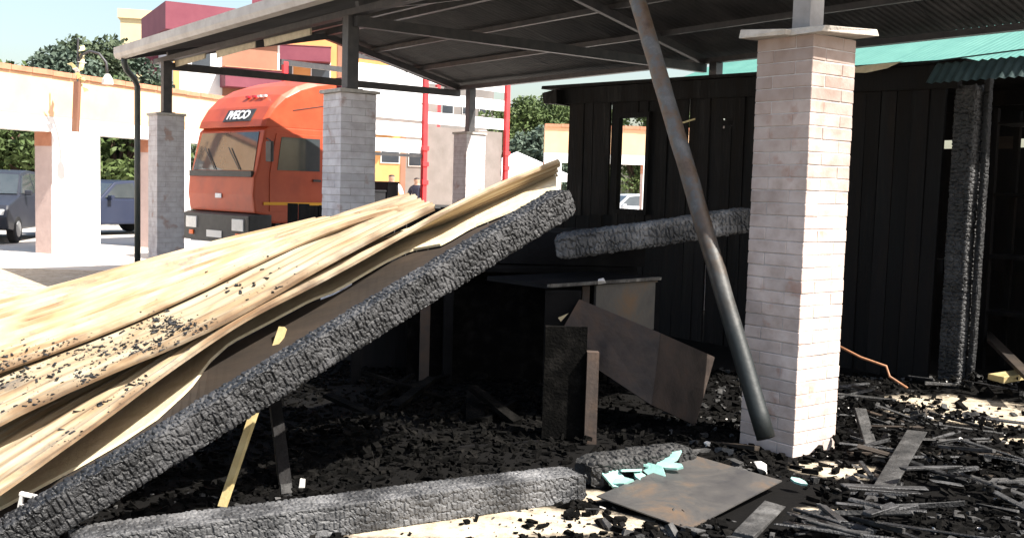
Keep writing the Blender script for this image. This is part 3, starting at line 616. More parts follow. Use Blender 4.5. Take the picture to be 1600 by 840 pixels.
shed, n_, ang_ = plank_wall('burnt_shed', 'burnt black plank shed with a narrow window opening behind the leaning pole', 'shed', wl0, wl1, 0, 2.64, .152, M['char_plank'],
    holes=((.93, 1.37, 1.36, 2.38), (2.44, 2.465, 2.22, 2.25), (2.44, 2.465, 2.30, 2.325)), seed=3)
def lb(u, v): return u + 5.62, v - SV     # canopy frame -> shed local
for (x, z, sx, sz) in ((.905, 1.87, .05, 1.06), (1.395, 1.87, .05, 1.06), (1.15, 2.41, .54, .05), (1.15, 1.33, .54, .05)):
    MB().box((x, -.03, z), (sx, .05, sz), jit=.004).build('window_frame', M['char_plank'], shed)
MB().bar((-.1, -.05, 2.68), (5.0, -.05, 2.57), .07, .19, jit=.006).build('wall_plate', M['char_plank'], shed)
MB().box((2.45, .05, 1.0), (4.9, .05, .12)).build('rail', M['char_plank'], shed)
char_beam('corner_post', (0, 0, 0), (0, 0, 2.5), .19, .19, M['char_silver'], None, cell=.035, depth=.009, res=.009, seed=31, rf=.12)
cp = bpy.data.objects['corner_post']; cp.parent = shed; cp.location = (5.06, .02, 0); cp.rotation_euler = (0, 0, 0)
char_beam('post', (0, 0, 0), (0, 0, 2.6), .05, .06, M['char'], None, cell=.03, depth=.005, seed=32); q_ = bpy.data.objects['post']; q_.parent = shed; q_.location = (5.20, .03, 0)
# roof edge of the shed: black fascia and sagging lining
MB().bar((-.35, .0, 2.79), (5.1, .0, 2.68), .34, .03, jit=.008).build('roof_deck', M['char_plank'], shed)
MB().box((2.5, 1.45, 2.655), (5.3, 2.5, .02), jit=.006).build('roof_deck', M['char_plank'], shed)
MB().box((-.18, -.02, 2.66), (.30, .3, .16), jit=.02).build('eave_bracket', M['char_plank'], shed)
fl = obj('hanging_roof_sheet', corr_mesh('hanging_roof_sheet', 2.6, .22, M['teal_soot'], .075, .010), shed, (4.93, -.45, 2.48), (R(50), 0, R(-1.0)))
MB().add([(4.72, -.34, 2.66), (4.95, -.38, 2.655), (7.6, -.38, 2.76), (7.6, -.1, 2.82), (4.6, -.1, 2.70)], [(0, 1, 2, 3, 4)]).build('torn_felt', M['teal_soot'], shed)
pt = MB()
for i in range(7):
    a = i / 6; pt.add([], [])
pt.add([(4.02, -.22, 2.69), (4.32, -.24, 2.70), (4.55, -.22, 2.70), (4.45, -.25, 2.655), (4.25, -.26, 2.63), (4.10, -.25, 2.645),
        (4.02, -.16, 2.705), (4.32, -.16, 2.715), (4.55, -.16, 2.715)], [(0, 1, 4, 5), (1, 2, 3, 4), (0, 6, 7, 1), (1, 7, 8, 2)]); pt.build('torn_insulation', M['cream_edge'], shed)
# boarded back wall seen through the open right bay, light in the gaps
bw0 = L(-3.4, 4.85)
bk = thing('boarded_back_wall', 'dark horizontal boards with light slits behind the shed corner post', 'wall', bw0, UA)
zs = [(0.0, .43), (.428, .87), (.868, 1.295), (1.303, 1.75), (1.748, 2.09), (2.18, 2.50), (2.508, 2.95)]
for i, (a, b) in enumerate(zs):
    MB().box((2.9, 0, (a + b) / 2), (5.8, .03, b - a), jit=.006).build('board', M['char_plank'], bk)
MB().box((2.02, -.01, 2.14), (.42, .03, .12)).build('batten', M['lining'], bk)
for x_, z_, w_ in ((1.2, 1.3, 1.7), (3.2, 1.3, 1.3), (1.6, 2.5, .5), (3.0, 2.5, .9), (4.6, 1.3, 1.0), (1.35, .42, 1.9), (3.4, .86, 1.4)): MB().box((x_, -.025, z_), (w_, .02, .09), jit=.008).build('batten', M['char_plank'], bk)
shf = thing('burnt_shelf', 'burnt black shelf rack inside the open bay at right', 'shelf', L(-1.0, 4.2), UA)
for z_ in (.55, 1.05, 1.62, 2.3): MB().box((1.3, 0, z_), (2.5, .42, .03), Matrix.Rotation(random.uniform(-.03, .03), 3, 'Y'), jit=.008).build('shelf_board', M['char_plank'], shf)
for x_ in (.08, 1.3, 2.5):
    for y_ in (-.2, .2): MB().box((x_, y_, 1.2), (.05, .05, 2.4), jit=.004).build('upright', M['char_plank'], shf)
for x in (.1, 2.75, 5.7): MB().box((x, .08, 1.5), (.1, .1, 3.0)).build('post', M['char_plank'], bk)
# low burnt wall and counters in the black space
plank_wall('low_plank_wall', 'black waist high plank wall in the dark under the fallen roof', 'wall', L(-8.6, .6), L(-4.6, 3.0), 0, 1.28, .16, M['char_plank'], seed=9, ragged=.02)
ct = thing('burnt_counter', 'black burnt counter with brown legs deep under the fallen roof', 'counter', gnd(745, 600), R(8))
MB().box((.1, .3, .93), (2.3, .75, .06), jit=.01).build('counter_top', M['black_metal'], ct)
MB().box((.1, .62, .46), (2.2, .04, .88)).build('back_panel', M['char_plank'], ct)
MB().box((.25, .12, .42), (1.6, .03, .82), jit=.01).build('front_panel', M['coal'], ct)
for x, m in ((-.42, 'rust'), (-.24, 'black_metal'), (1.1, 'black_metal'), (-.95, 'black_metal')): MB().box((x, 0, .45), (.075, .07, .90)).build('leg', M[m], ct, bevel=.004)
MB().box((.45, .1, 1.10), (1.7, .4, .26), jit=.02).build('front_trough', M['black_metal'], ct)
rr = random.Random(19)
for i in range(9):
    c = gnd(rr.uniform(560, 830), rr.uniform(600, 680), 0); an = rr.uniform(0, 3.1); h_ = rr.uniform(.03, .2)
    o = MB(); o.bar(c + Vector((0, 0, .03)), c + Vector((math.cos(an) * rr.uniform(.3, .7), math.sin(an) * .5, h_)), rr.uniform(.04, .12), .03, jit=.008)
    tagm(o.build('fallen_batten', M['coal']), 'burnt black batten fallen in the dark space under the roof', 'batten', 'battens in the dark under the fallen roof')
# second metal counter in front: pale edged top, apron and leg
mc_o = gnd(897, 692); mc = thing('metal_counter', 'scorched metal counter with pale top edge holding the rusty duct', 'counter', mc_o)
def lo_(p): return p - mc_o
a, b = at(852, 472, 6.85), at(1026, 436, 7.7); a.z = b.z = .91
dirc = (b - a).normalized(); nrm = Vector((-dirc.y, dirc.x, 0))
MB().bar(lo_(a + nrm * .28), lo_(b + nrm * .28), .6, .025, jit=.008).build('counter_top', M['black_metal'], mc)
MB().bar(lo_(a - nrm * .03), lo_(b - nrm * .03), .03, .022, jit=.004).build('top_edge', M['scorched_edge'], mc)
MB().bar(lo_(a.lerp(b, .42) + Vector((0, 0, -.20))), lo_(b + Vector((0, 0, -.20))), .02, .37).build('apron_panel', M['plate'], mc)
MB().bar(lo_(Vector((a.x + .12, a.y + .02, .02))), lo_(Vector((a.x + .12, a.y + .02, .88))), .24, .05, up=(0, 1, 0)).build('side_panel', M['black_metal'], mc)
lg = gnd(921, 692); MB().box(lo_(Vector((lg.x, lg.y, .27))), (.07, .09, .60), jit=.004).build('leg', M['rust'], mc)
MB().box(lo_(Vector((lg.x - .165, lg.y + .03, .37))), (.26, .04, .70), jit=.006).build('side_panel', M['coal'], mc)
MB().box(lo_(Vector((lg.x + .02, lg.y + 1.0, .45))), (.05, .05, .88)).build('leg', M['rust'], mc)
MB().box(lo_(Vector((b.x, b.y, .44))), (.05, .05, .88)).build('leg', M['black_metal'], mc)
MB().bar(lo_(at(706, 700, 6.0)), lo_(at(840, 690, 6.2)), .02, .02).build('floor_rail', M['black_metal'], mc)
# rusty duct leaning off the counter
A1_, A2_, A3_, A4_ = at(905, 468, 6.80), at(1032, 521, 6.50), at(1018, 632, 6.44), at(868, 533, 6.74)   # main face
B2_, B3_ = at(1116, 558, 6.85), at(1086, 664, 6.78)                                                        # side face, turned away
off_ = ((B2_ - A2_) + (B3_ - A3_)) / 2; dco = Vector((A3_.x, A3_.y, 0))
du = thing('rusty_duct', 'rusty brown sheet metal box tilted against the metal counter', 'box', dco)
def quadsheet(name, pts, m, nrm_, th=.008, n=4, wv=.003, seed=0):
    a, b, c, d = [Vector(p) for p in pts]; vs = []; fs = []; rg = random.Random(seed)
    for i in range(n + 1):
        for j in range(n + 1):
            p = a.lerp(b, i / n).lerp(d.lerp(c, i / n), j / n); k = 0 if i in (0, n) or j in (0, n) else wv
            vs.append(p - dco + nrm_ * rg.uniform(-k, k))
    for i in range(n):
        for j in range(n): fs.append((i * (n + 1) + j, (i + 1) * (n + 1) + j, (i + 1) * (n + 1) + j + 1, i * (n + 1) + j + 1))
    o = MB().add(vs, fs).build(name, M[m], du, False); md = o.modifiers.new('thickness', 'SOLIDIFY'); md.thickness = th; md.offset = 0
nA = (A2_ - A1_).cross(A4_ - A1_).normalized(); nB = (B2_ - A2_).cross(A3_ - A2_).normalized(); nT = (A2_ - A1_).cross(off_).normalized()
quadsheet('front_sheet', (A1_, A2_, A3_, A4_), 'rust', nA, seed=1); quadsheet('side_sheet', (A2_, B2_, B3_, A3_), 'rust', nB, seed=2)
quadsheet('top_sheet', (A1_ + off_, B2_, A2_, A1_), 'rust', nT, seed=3); quadsheet('bottom_sheet', (A4_, A3_, B3_, A4_ + off_), 'black_metal', nT, seed=4); quadsheet('back_sheet', (A1_ + off_, B2_, B3_, A4_ + off_), 'black_metal', nA, seed=5)
f1 = at(872, 496, 6.7) - dco; MB().add([f1, f1 + Vector((.07, .02, .03)), f1 + Vector((.02, .03, -.03)), f1 + Vector((.03, .05, 0))], [(0, 1, 2), (0, 1, 3), (0, 2, 3), (1, 2, 3)]).build('torn_flap', M['cream_edge'], du)
MB().box(at(874, 533, 6.65) - dco, (.03, .03, .05), Euler((.4, .5, .2)).to_matrix(), jit=.01).build('torn_flap', M['cream_edge'], du)

# leaning steel pole
pa = at(1192, 668, 5.82); pb = at(992, -14, 7.05); pe = pa + (pb - pa) * 1.16
po = thing('leaning_pole', 'scorched steel pole leaning from the pillar foot up to the canopy', 'pole', Vector((pa.x, pa.y, 0)))
k = pa - (pb - pa) * .02; o_ = Vector((pa.x, pa.y, 0))
mid = pa.lerp(pb, .40)
MB().tube([k.lerp(pe, i / 24) + Vector((random.uniform(-.0015, .0015), random.uniform(-.0015, .0015), 0)) - o_ for i in range(25)], [.055 + random.uniform(-.0012, .0012) for _ in range(25)], 20).build('tube', M['pole'], po, True)

# ================================================================== STEEL PLATE, GLASS, BOARDS, RUBBLE
c4 = [gnd(932, 774, .05), gnd(1076, 826, .03), gnd(1222, 750, .07), gnd(1086, 711, .09)]
pm = MB(); pm.add(c4 + [c - Vector((0, 0, .006)) for c in c4], [(0, 1, 2, 3), (7, 6, 5, 4), (0, 4, 5, 1), (1, 5, 6, 2), (2, 6, 7, 3), (3, 7, 4, 0)])
tagm(pm.build('steel_plate', M['plate']), 'flat rust tinted steel plate lying on the front rubble', 'plate')
rr = random.Random(41)
def shard(px, py, s, z, label, group='green glass shards'):
    s *= 1.55; c = gnd(px, py, z + .02); n = rr.randint(5, 7); t = .012; rot = Euler((rr.uniform(-.5, .5) + .35, rr.uniform(-.4, .4), rr.uniform(0, 6))).to_matrix()
    poly = [Vector((math.cos(2 * math.pi * i / n) * s * rr.uniform(.8, 1.15), math.sin(2 * math.pi * i / n) * s * .5 * rr.uniform(.8, 1.15), 0)) for i in range(n)]
    vs = [rot @ p for p in poly] + [rot @ (p - Vector((0, 0, t))) for p in poly]
    b = MB().add([v + c for v in vs], [tuple(range(n)), tuple(range(2 * n - 1, n - 1, -1))] + [(i, i + n, (i + 1) % n + n, (i + 1) % n) for i in range(n)])
    tagm(b.build('glass_shard', M['shard']), label, 'glass', group)
GL = 'pale green glass shard heaped beside the steel plate'
for px, py, s, z in ((958, 742, .075, .06), (985, 732, .07, .07), (1012, 722, .06, .08), (1035, 718, .075, .09), (1022, 735, .06, .06), (1048, 726, .05, .09), (970, 750, .045, .05), (1000, 742, .05, .05)): shard(px, py, s, z, GL)
shard(1248, 750, .03, .05, 'small lone green glass chip right of the steel plate', None)
def bits(px, py, s, label, m='white_bits', z=.05):
    b = MB().box(gnd(px, py, z), (s, s * .7, s * .5), Euler((rr.uniform(0, 2), rr.uniform(0, 2), rr.uniform(0, 6))).to_matrix(), jit=s * .18)
    return tagm(b.build('rubble_lump', M[m], bevel=s * .08), label, 'lump')
bits(1190, 729, .085, 'white lump on the rubble behind the steel plate')
bits(940, 440, .05, 'pale round lump lying on the metal counter', z=.93)
lump = bits(472, 755, .04, 'small whitish fragment standing behind the grey beam', z=.16)
bits(1105, 697, .05, 'small pale fragment behind the green glass', 'white_bits', .05)

# individual charred boards of the heap
def board(a, b, wd, th, m, label, group):
    o = MB(); o.bar(a, b, wd, th, jit=min(th, .02) * .45); tagm(o.build('charred_board', M[m], bevel=.003, seg=1), label, 'board', group)
board(gnd(1432, 676, .16), gnd(1366, 786, .05), .11, .03, 'ash_board', 'broad ash grey board slanting across the right rubble heap', None)
board(gnd(1345, 640, .20), gnd(1362, 705, .05), .07, .03, 'ash_board', 'short grey board upright in the rubble right of the near pillar', None)
board(gnd(1120, 690, .02), gnd(1182, 700, .06), .05, .02, 'lining', 'scorched brown lath behind the steel plate', None)
board(gnd(1210, 790, .03), gnd(1160, 838, .03), .10, .03, 'ash_board', 'grey board end just below the steel plate corner', None)
board(gnd(1540, 520, .30), gnd(1610, 590, .25), .08, .04, 'lining', 'pale brown splintered board at the right edge before the bay', None)
board(gnd(1555, 590, .18), gnd(1640, 578, .22), .16, .05, 'stick', 'yellowish scorched board lump at the right edge', None)
HB = 'black charred stick in the right rubble heap'
rr = random.Random(77)
zone = [(1320, 620), (1400, 650), (1460, 690), (1540, 700), (1350, 700), (1440, 730), (1330, 780), (1420, 790), (1520, 740), (1580, 760), (1560, 640), (1500, 610), (1290, 815), (1320, 835), (1380, 660), (1490, 670)]
for i in range(110):
    zx, zy = zone[i % len(zone)]; px, py = zx + rr.gauss(0, 32), zy + rr.gauss(0, 16); c = gnd(px, py, rr.uniform(.02, .16)); an = rr.gauss(-.35, .55); ln2 = rr.uniform(.07, .26); pt_ = rr.gauss(0, .12)
    d = Vector((math.cos(an) * math.cos(pt_), math.sin(an) * math.cos(pt_), math.sin(pt_))) * ln2
    if min(((c.x - e.x) / rx) ** 2 + ((c.y - e.y) / ry) ** 2 for e, rx, ry in CLEAN) < .7: continue
    if any((e - gnd(1085, 768)).length < .62 for e in (c, c - d, c + d, c - d * .5, c + d * .5)): continue
    a, b = c - d, c + d; a.z = max(a.z, .02); b.z = max(b.z, .02)
    mm = rr.choice(['char', 'char_silver', 'char_silver', 'char_silver', 'ash_board', 'ash_board', 'lining'])
    board(a, b, rr.choice([.014, .02, .025, .03, .045]), rr.uniform(.008, .02), mm, {'lining': 'thin scorched brown stick in the right rubble heap', 'ash_board': 'ash grey burnt stick in the right rubble heap'}.get(mm, HB), 'charred sticks of the right rubble heap')

# charcoal rubble: uncountable
def rubble(name, n, region, smin, smax, m, label, seed, pile=None):
    rg = np.random.default_rng(seed); x0, x1, y0, y1 = region; P = []
    while len(P) < n:
        x = rg.uniform(x0, x1, 4000); y = rg.uniform(y0, y1, 4000); dens = fbm(x * 1.7, y * 1.7, 17) * 1.5 - .25
        u = (x - O.x) * U.x + (y - O.y) * U.y; v = (x - O.x) * V.x + (y - O.y) * V.y
        ok = rg.random(4000) < dens
        ok &= ~((np.abs(u) < .24) & (np.abs(v) < .24))
        if not name.startswith('charcoal'): ok &= (x > 1.0) | (y < 5.0)
        pc = gnd(1085, 768); ok &= (((x - pc.x) / .62) ** 2 + ((y - pc.y) / .45) ** 2 > 1)
        for c, rx, ry in CLEAN: ok &= (((x - c.x) / rx) ** 2 + ((y - c.y) / ry) ** 2 > 1.0) | (rg.random(4000) < .25)
        P += list(zip(x[ok], y[ok]))
    P = np.array(P[:n]); s = smin + (smax - smin) * rg.random(n) ** 3; hz = np.zeros(n)
    if pile is not None:
        for cx, cy, r_, h_ in pile: hz = np.maximum(hz, h_ * np.clip(1 - ((P[:, 0] - cx) ** 2 + (P[:, 1] - cy) ** 2) / r_ ** 2, 0, 1))
    hz = hz * rg.random(n) ** .6
    base = np.array([[x, y, z] for z in (-.5, .5) for x, y in ((-.5, -.5), (.5, -.5), (.5, .5), (-.5, .5))]); Fq = np.array([(3, 2, 1, 0), (4, 5, 6, 7), (0, 1, 5, 4), (1, 2, 6, 5), (2, 3, 7, 6), (3, 0, 4, 7)])
    vb = base[None] + rg.uniform(-.18, .18, (n, 8, 3)); vb = vb * (s[:, None, None] * np.stack([rg.uniform(.8, 2.6, n), rg.uniform(.6, 1.2, n), rg.uniform(.35, .9, n)], -1)[:, None, :])
    a = rg.uniform(0, 6.28, n); tl = rg.normal(0, .35, n); ca, sa_ = np.cos(a), np.sin(a); ct_, st_ = np.cos(tl), np.sin(tl)
    x, y, z = vb[..., 0], vb[..., 1], vb[..., 2]; x, z = x * ct_[:, None] - z * st_[:, None], x * st_[:, None] + z * ct_[:, None]
    vx = x * ca[:, None] - y * sa_[:, None] + P[:, 0:1]; vy = x * sa_[:, None] + y * ca[:, None] + P[:, 1:2]; vz = z + hz[:, None] + s[:, None] * .3 + .008
    verts = np.stack([vx, vy, vz], -1).reshape(-1, 3); qd = (Fq[None] + (np.arange(n) * 8)[:, None, None]).reshape(-1, 4)
    tag(obj(name, np_mesh(name, verts, qd, m)), label, 'rubble', None, 'stuff')
hp = gnd(1400, 680); h2 = gnd(1560, 760); h3 = gnd(1000, 705); h4 = gnd(620, 690); h5 = gnd(1340, 800)
PILE = [(hp.x, hp.y, 1.0, .16), (h2.x, h2.y, .7, .12), (h3.x, h3.y, .6, .06), (h4.x, h4.y, .7, .10), (h5.x, h5.y, .5, .07), (3.9, 8.0, .6, .2)]
rubble('charcoal_rubble', 42000, (-2.6, 5.6, 2.6, 8.9), .004, .038, M['coal'], 'loose black charcoal rubble strewn over the floor', 5, PILE)
rubble('ash_rubble', 2600, (-2.6, 5.6, 2.6, 8.9), .006, .045, M['ash_board'], 'grey ash flakes scattered through the charcoal rubble', 6, PILE)
rubble('pale_chips', 260, (-1.0, 5.4, 2.8, 8.4), .006, .022, M['white_bits'], 'tiny pale chips scattered over the rubble', 8, PILE)
wv = [at(1306, 538, 6.9), at(1345, 558, 6.8), at(1385, 572, 6.7), at(1390, 588, 6.65), at(1418, 606, 6.6)]
tagm(MB().tube(wv, .009, 6).build('bent_wire', M['copper'], None, True), 'bent rusty wire sticking out right of the near pillar', 'wire')
b_ = MB(); b_.bar(at(1066, 192, 7.2), at(1086, 186, 7.2), .02, .012); tagm(b_.build('wood_splinter', M['stick']), 'pale splinter jutting from the leaning pole', 'splinter')

# ================================================================== TEAL ROOFED STALL BEHIND
tl0 = L(-7.9, 6.1); ts = thing('teal_stall', 'stall with bright teal corrugated roof behind the shed', 'stall', tl0, UA)
pit = R(20); tsh = corr_mesh('roof_sheet', 1.04, 3.2, M['teal'], .085, .014)
for i in range(13):
    obj('roof_sheet', tsh, ts, (i * 1.0, 0, 3.04 + .003 * (i % 2)), (pit, 0, 0)); obj('roof_sheet', tsh, ts, (i * 1.0 + 1.04, 3.2 * 2 * math.cos(pit), 3.04 + .003 * (i % 2)), (pit, 0, math.pi))
for x in (.2, 4.2, 8.3, 12.4):
    for y in (.2, 5.8): MB().box((x, y, 1.53), (.1, .1, 3.06)).build('post', M['steel'], ts)
MB().box((6.5, .7, 2.98), (12.6, .08, .1)).build('eave_beam', M['steel'], ts); MB().box((6.5, 5.8, 2.98), (13, .08, .1)).build('eave_beam', M['steel'], ts)

# ================================================================== TRUCK
TC = at(396, 345, 17.9); TC.z = 0; ta = math.atan2(.72, .694)   # truck x axis points to its rear
# local frame: x to the rear, y towards the left side away from us (negative y is the side we see)
tk = thing('truck', 'orange red stake bed truck parked behind the canopy', 'truck', TC, ta); tk.scale = (1.05, 1.05, 1.05)
W_ = 2.15
def tb(name, mb, m, bevel=0.0, parent=tk, smooth=False): return mb.build(name, M[m], parent, smooth, bevel)
cabp = [(.02, .95), (-.02, 1.25), (0, 1.55), (.04, 1.62), (.20, 2.34), (.30, 2.42), (1.62, 2.42), (1.62, .78), (.35, .78), (.30, .90)]
cab = tb('cab', MB().prism(cabp, 'y', 0, W_), 'truck', .04)
defl = MB(); pr = [(.16, 2.40), (.20, 2.52), (.34, 2.74), (.55, 2.95), (.85, 3.12), (1.2, 3.24), (1.60, 3.32), (1.60, 2.40)]
n = len(pr); ys = [(0.0, .0), (.06, 1.0), (.35, 1.03), (W_ / 2, 1.05), (W_ - .35, 1.03), (W_ - .06, 1.0), (W_, .0)]
vs = []; fs = []
for y, kz in ys:
    for x, z in pr:
        s_ = .90 if kz == 0 else kz; vs.append((x + (.05 if kz == 0 else 0), y, 2.40 + (z - 2.40) * s_))
for j in range(len(ys) - 1):
    for i in range(n): fs.append((j * n + i, j * n + (i + 1) % n, (j + 1) * n + (i + 1) % n, (j + 1) * n + i))
fs += [tuple(range(n)), tuple((len(ys) - 1) * n + i for i in range(n - 1, -1, -1))]
df_ = tb('wind_deflector', MB().add(vs, fs), 'truck', .012)
tb('seam', MB().bar((.75, -.004, 2.70), (1.60, -.004, 2.86), .008, .012), 'truck_dark', parent=df_)
plt_ = tb('name_plate', MB().add([(.20, .42, 2.50), (.20, 1.30, 2.50), (.325, 1.30, 2.71), (.325, .42, 2.71), (.24, .42, 2.49), (.24, 1.30, 2.49), (.36, 1.30, 2.70), (.36, .42, 2.70)], [(0, 1, 2, 3), (7, 6, 5, 4), (0, 4, 5, 1), (1, 5, 6, 2), (2, 6, 7, 3), (3, 7, 4, 0)]), 'truck_dark')
for v_ in plt_.data.vertices: v_.co.x -= .03
fc = bpy.data.curves.new('lettering', 'FONT'); fc.body = 'IVECO'; fc.size = .24; fc.align_x = 'CENTER'; fc.align_y = 'CENTER'; fc.extrude = .004; fc.offset = .006
to = bpy.data.objects.new('lettering', fc); COL.objects.link(to); fc.materials.append(M['silver']); to.parent = tk
to.matrix_local = Matrix.Translation((.222, .86, 2.605)) @ Matrix((Vector((0, -1, 0)), Vector((.51, 0, .86)).normalized(), Vector((-.86, 0, .51)).normalized())).transposed().to_4x4()
dg_ = bpy.context.evaluated_depsgraph_get(); lm = bpy.data.meshes.new_from_object(to.evaluated_get(dg_)); lmx = to.matrix_local.copy(); bpy.data.objects.remove(to)
to = obj('lettering', lm, plt_); to.matrix_local = lmx
for y, m in ((.78, 'redlens'), (.98, 'redlens'), (.60, 'lamp'), (.46, 'lamp')): tb('marker_lamp', MB().box((.48, y, 2.945), (.05, .11, .04)), m, .01)
# windscreen, windows
def front_quad(z0, z1, y0, y1, off=.012): 
    x0 = .04 + (z0 - 1.62) / (2.34 - 1.62) * .16; x1 = .04 + (z1 - 1.62) / (2.34 - 1.62) * .16
    return MB().add([(x0 - off, y0, z0), (x0 - off, y1, z0), (x1 - off, y1 - .06, z1), (x1 - off, y0 + .06, z1), (x0 + .02, y0, z0), (x0 + .02, y1, z0), (x1 + .02, y1 - .06, z1), (x1 + .02, y0 + .06, z1)], [(0, 1, 2, 3), (7, 6, 5, 4), (0, 4, 5, 1), (1, 5, 6, 2), (2, 6, 7, 3), (3, 7, 4, 0)])
ws = tb('windscreen', front_quad(1.66, 2.31, .08, W_ - .08), 'glass')
for y in (.5, 1.3): tb('wiper', MB().bar((.02, y, 1.68), (.09, y + .45, 2.05), .012, .02), 'truck_dark', parent=ws)
tb('black_panel', MB().box((.0, W_ / 2, 1.60), (.05, W_ - .1, .10)), 'truck_dark')
dr = tb('door', MB().prism([(.30, .98), (.30, 1.62), (.42, 2.30), (1.36, 2.30), (1.40, 1.60), (1.40, 1.0)], 'y', -.014, .02), 'truck', .008)
tb('window', MB().prism([(.44, 1.68), (.52, 2.24), (1.30, 2.24), (1.30, 1.68)], 'y', -.022, -.008), 'glass', parent=dr)
tb('handle', MB().box((1.24, -.03, 1.52), (.16, .03, .04)), 'truck_dark', .008, parent=dr)
tb('stripe', MB().box((.86, -.02, 1.115), (1.36, .012, .05)), 'yellow', parent=dr)
mr_ = tb('mirror', MB().box((.16, -.22, 1.98), (.06, .16, .34)), 'truck_dark', .02); tb('mirror_arm', MB().tube([(.25, 0, 2.2), (.18, -.2, 2.16)], .012, 6), 'truck_dark', parent=mr_)
tb('bumper', MB().prism([(-.10, .42), (-.10, .90), (-.02, .93), (.35, .93), (.35, .42)], 'y', -.01, W_ + .01), 'truck_dark', .03)
for y in (.30, W_ - .30):
    h_ = tb('headlight', MB().box((-.10, y, .74), (.05, .36, .20)), 'lamp', .015); tb('indicator', MB().box((-.10, y + (.0 if y < 1 else 0), .56), (.05, .14, .08)), 'amber', .01, parent=h_)
tb('grille_badge', MB().box((-.03, W_ / 2, 1.22), (.02, .2, .08)), 'silver', .01)
tb('number_plate', MB().box((-.11, W_ / 2, .56), (.012, .5, .12)), 'plate_w')
for x in (.95, 4.5):
    for y in (.12, W_ - .12):
        whl = tb('wheel', MB().tube([(x, y - .14, .44), (x, y - .10, .44), (x, y + .10, .44), (x, y + .14, .44)], [.38, .44, .44, .38], 24), 'tyre', smooth=False)
        tb('rim', MB().tube([(x, y - .15, .44), (x, y - .08, .44)], [.24, .26], 16), 'rim', parent=whl)
for x in (.95,):   # wheel arch
    tb('mudguard', MB().tube([(x + .56 * math.cos(a), .10, .44 + .56 * math.sin(a)) for a in np.linspace(0, math.pi, 12)], .07, 6), 'truck_dark')
tb('chassis', MB().box((3.5, W_ / 2, .85), (4.8, .9, .25)), 'truck_dark')
tb('fuel_tank', MB().box((2.9, .25, .65), (.9, .45, .45)), 'steel', .05)
tb('bulkhead', MB().box((1.80, W_ / 2, 2.0), (.10, W_, 2.7)), 'maroon')
tb('bed_floor', MB().box((3.95, W_ / 2, 1.06), (4.1, W_, .12)), 'truck_dark')
BX0, BX1 = 1.9, 6.0
for x in (2.0, 3.72, 5.95):
    for y in (0, W_):
        sx = tb('stake', MB().box((x, y, 2.32), (.10, .08, 2.95)), 'red_stake', .008)
        for z in (1.55, 1.9, 2.2): tb('latch', MB().box((x, y - .03, z), (.15, .06, .09)), 'red_stake', .01, parent=sx)
for z in (3.78,):
    for y in (0, W_): tb('top_rail', MB().box(((BX0 + BX1) / 2, y, z), (BX1 - BX0, .07, .10)), 'steel')
for (z0, z1) in ((3.44, 3.66), (3.06, 3.28), (2.68, 2.90)):
    for y in (.03,): tb('side_board', MB().box(((3.79 + 5.88) / 2, y, (z0 + z1) / 2), (2.09, .03, z1 - z0)), 'board_w')
for (z0, z1) in ((3.05, 3.66), (2.72, 3.03), (2.40, 2.66), (2.10, 2.35)):
    tb('side_board', MB().box(((2.06 + 3.66) / 2, .03, (z0 + z1) / 2), (1.6, .03, z1 - z0)), 'board_w')
tb('rail', MB().box((2.86, .03, 2.05), (1.62, .05, .05)), 'steel')
tb('tarpaulin', MB().box(((3.79 + 5.88) / 2, .05, 1.87), (2.09, .03, 1.5), jit=.01), 'tarp')
tb('shaded_far_side', MB().box(((3.79 + 5.88) / 2, W_ - .06, 3.1), (2.09, .03, 1.1)), 'tarp')  # solid panel, its dull colour stands in for shade on the far boards
tb('tail_lamp', MB().box((2.12, -.03, 1.62), (.14, .05, .16)), 'redlens', .01)
crates = [(2.4, .8, .5, .6, .20), (2.95, .7, .45, .5, .25), (3.42, .9, .35, .6, .42)]
for i, (x, y, sx, sy, sz) in enumerate(crates):
    p = Matrix.Rotation(ta, 3, 'Z') @ Vector((x, y, 1.12 + sz / 2)) * 1.05 + TC; c = MB(); Rz = Matrix.Rotation(ta + .1 * i, 3, 'Z')
    c.box(p, (sx, sy, sz), Rz); c.box(p + Vector((0, 0, sz / 2)), (sx * 1.06, sy * 1.06, .04), Rz)
    tagm(c.build('crate', M['black_bag'], bevel=.012), ['low black crate at the front of the truck bed', 'middle black crate on the truck bed', 'tallest black crate beside the red stake'][i], 'crate', 'crates on the truck bed')

# ================================================================== ARCADE WALLS
def arcade(label, p0, ang, length, piers, H=3.62, open_h=2.42, th=.45):
    t = thing('arcade_wall', label, 'wall', p0, ang)
    MB().box((length / 2, th / 2, (H - .9 + H - .1) / 2 + .0), (length, th, .8)).build('upper_band', M['apricot'], t)
    MB().box((length / 2, th / 2, (open_h + H - .9) / 2), (length, th - .01, H - .9 - open_h)).build('lintel_band', M['white_wall'], t)
    n = int(length / .5)
    for i in range(n): MB().box((i * .5 + .25, th / 2, H - .05 + .004 * (i % 2)), (.492, th + .1, .1), jit=.004).build('coping_tile', M['terracotta'], t)
    for a, b in piers:
        p = MB().box(((a + b) / 2, th / 2, open_h / 2), (b - a, th, open_h)).build('pier', M['white_wall'], t)
        MB().box((a - .006, th / 2, open_h - .14), (.02, th - .02, .28)).build('pier_shadow', M['terracotta'], p)  # terracotta patch paints the reddish shadow at the top of the pier side
        MB().box((a - .006, th / 2, (open_h - .28) / 2), (.016, th - .03, open_h - .28)).build('brick_cheek', M['pinkbrick'], p)
        MB().box((b + .004, th / 2, open_h / 2), (.012, th - .03, open_h)).build('brick_cheek', M['pinkbrick'], p)
    return t
aw = Vector((.363, .932)); a0 = Vector((-9.63, 19.3, 0)) - Vector((aw.x, aw.y, 0)) * 5.8; aang = math.atan2(aw.y, aw.x)
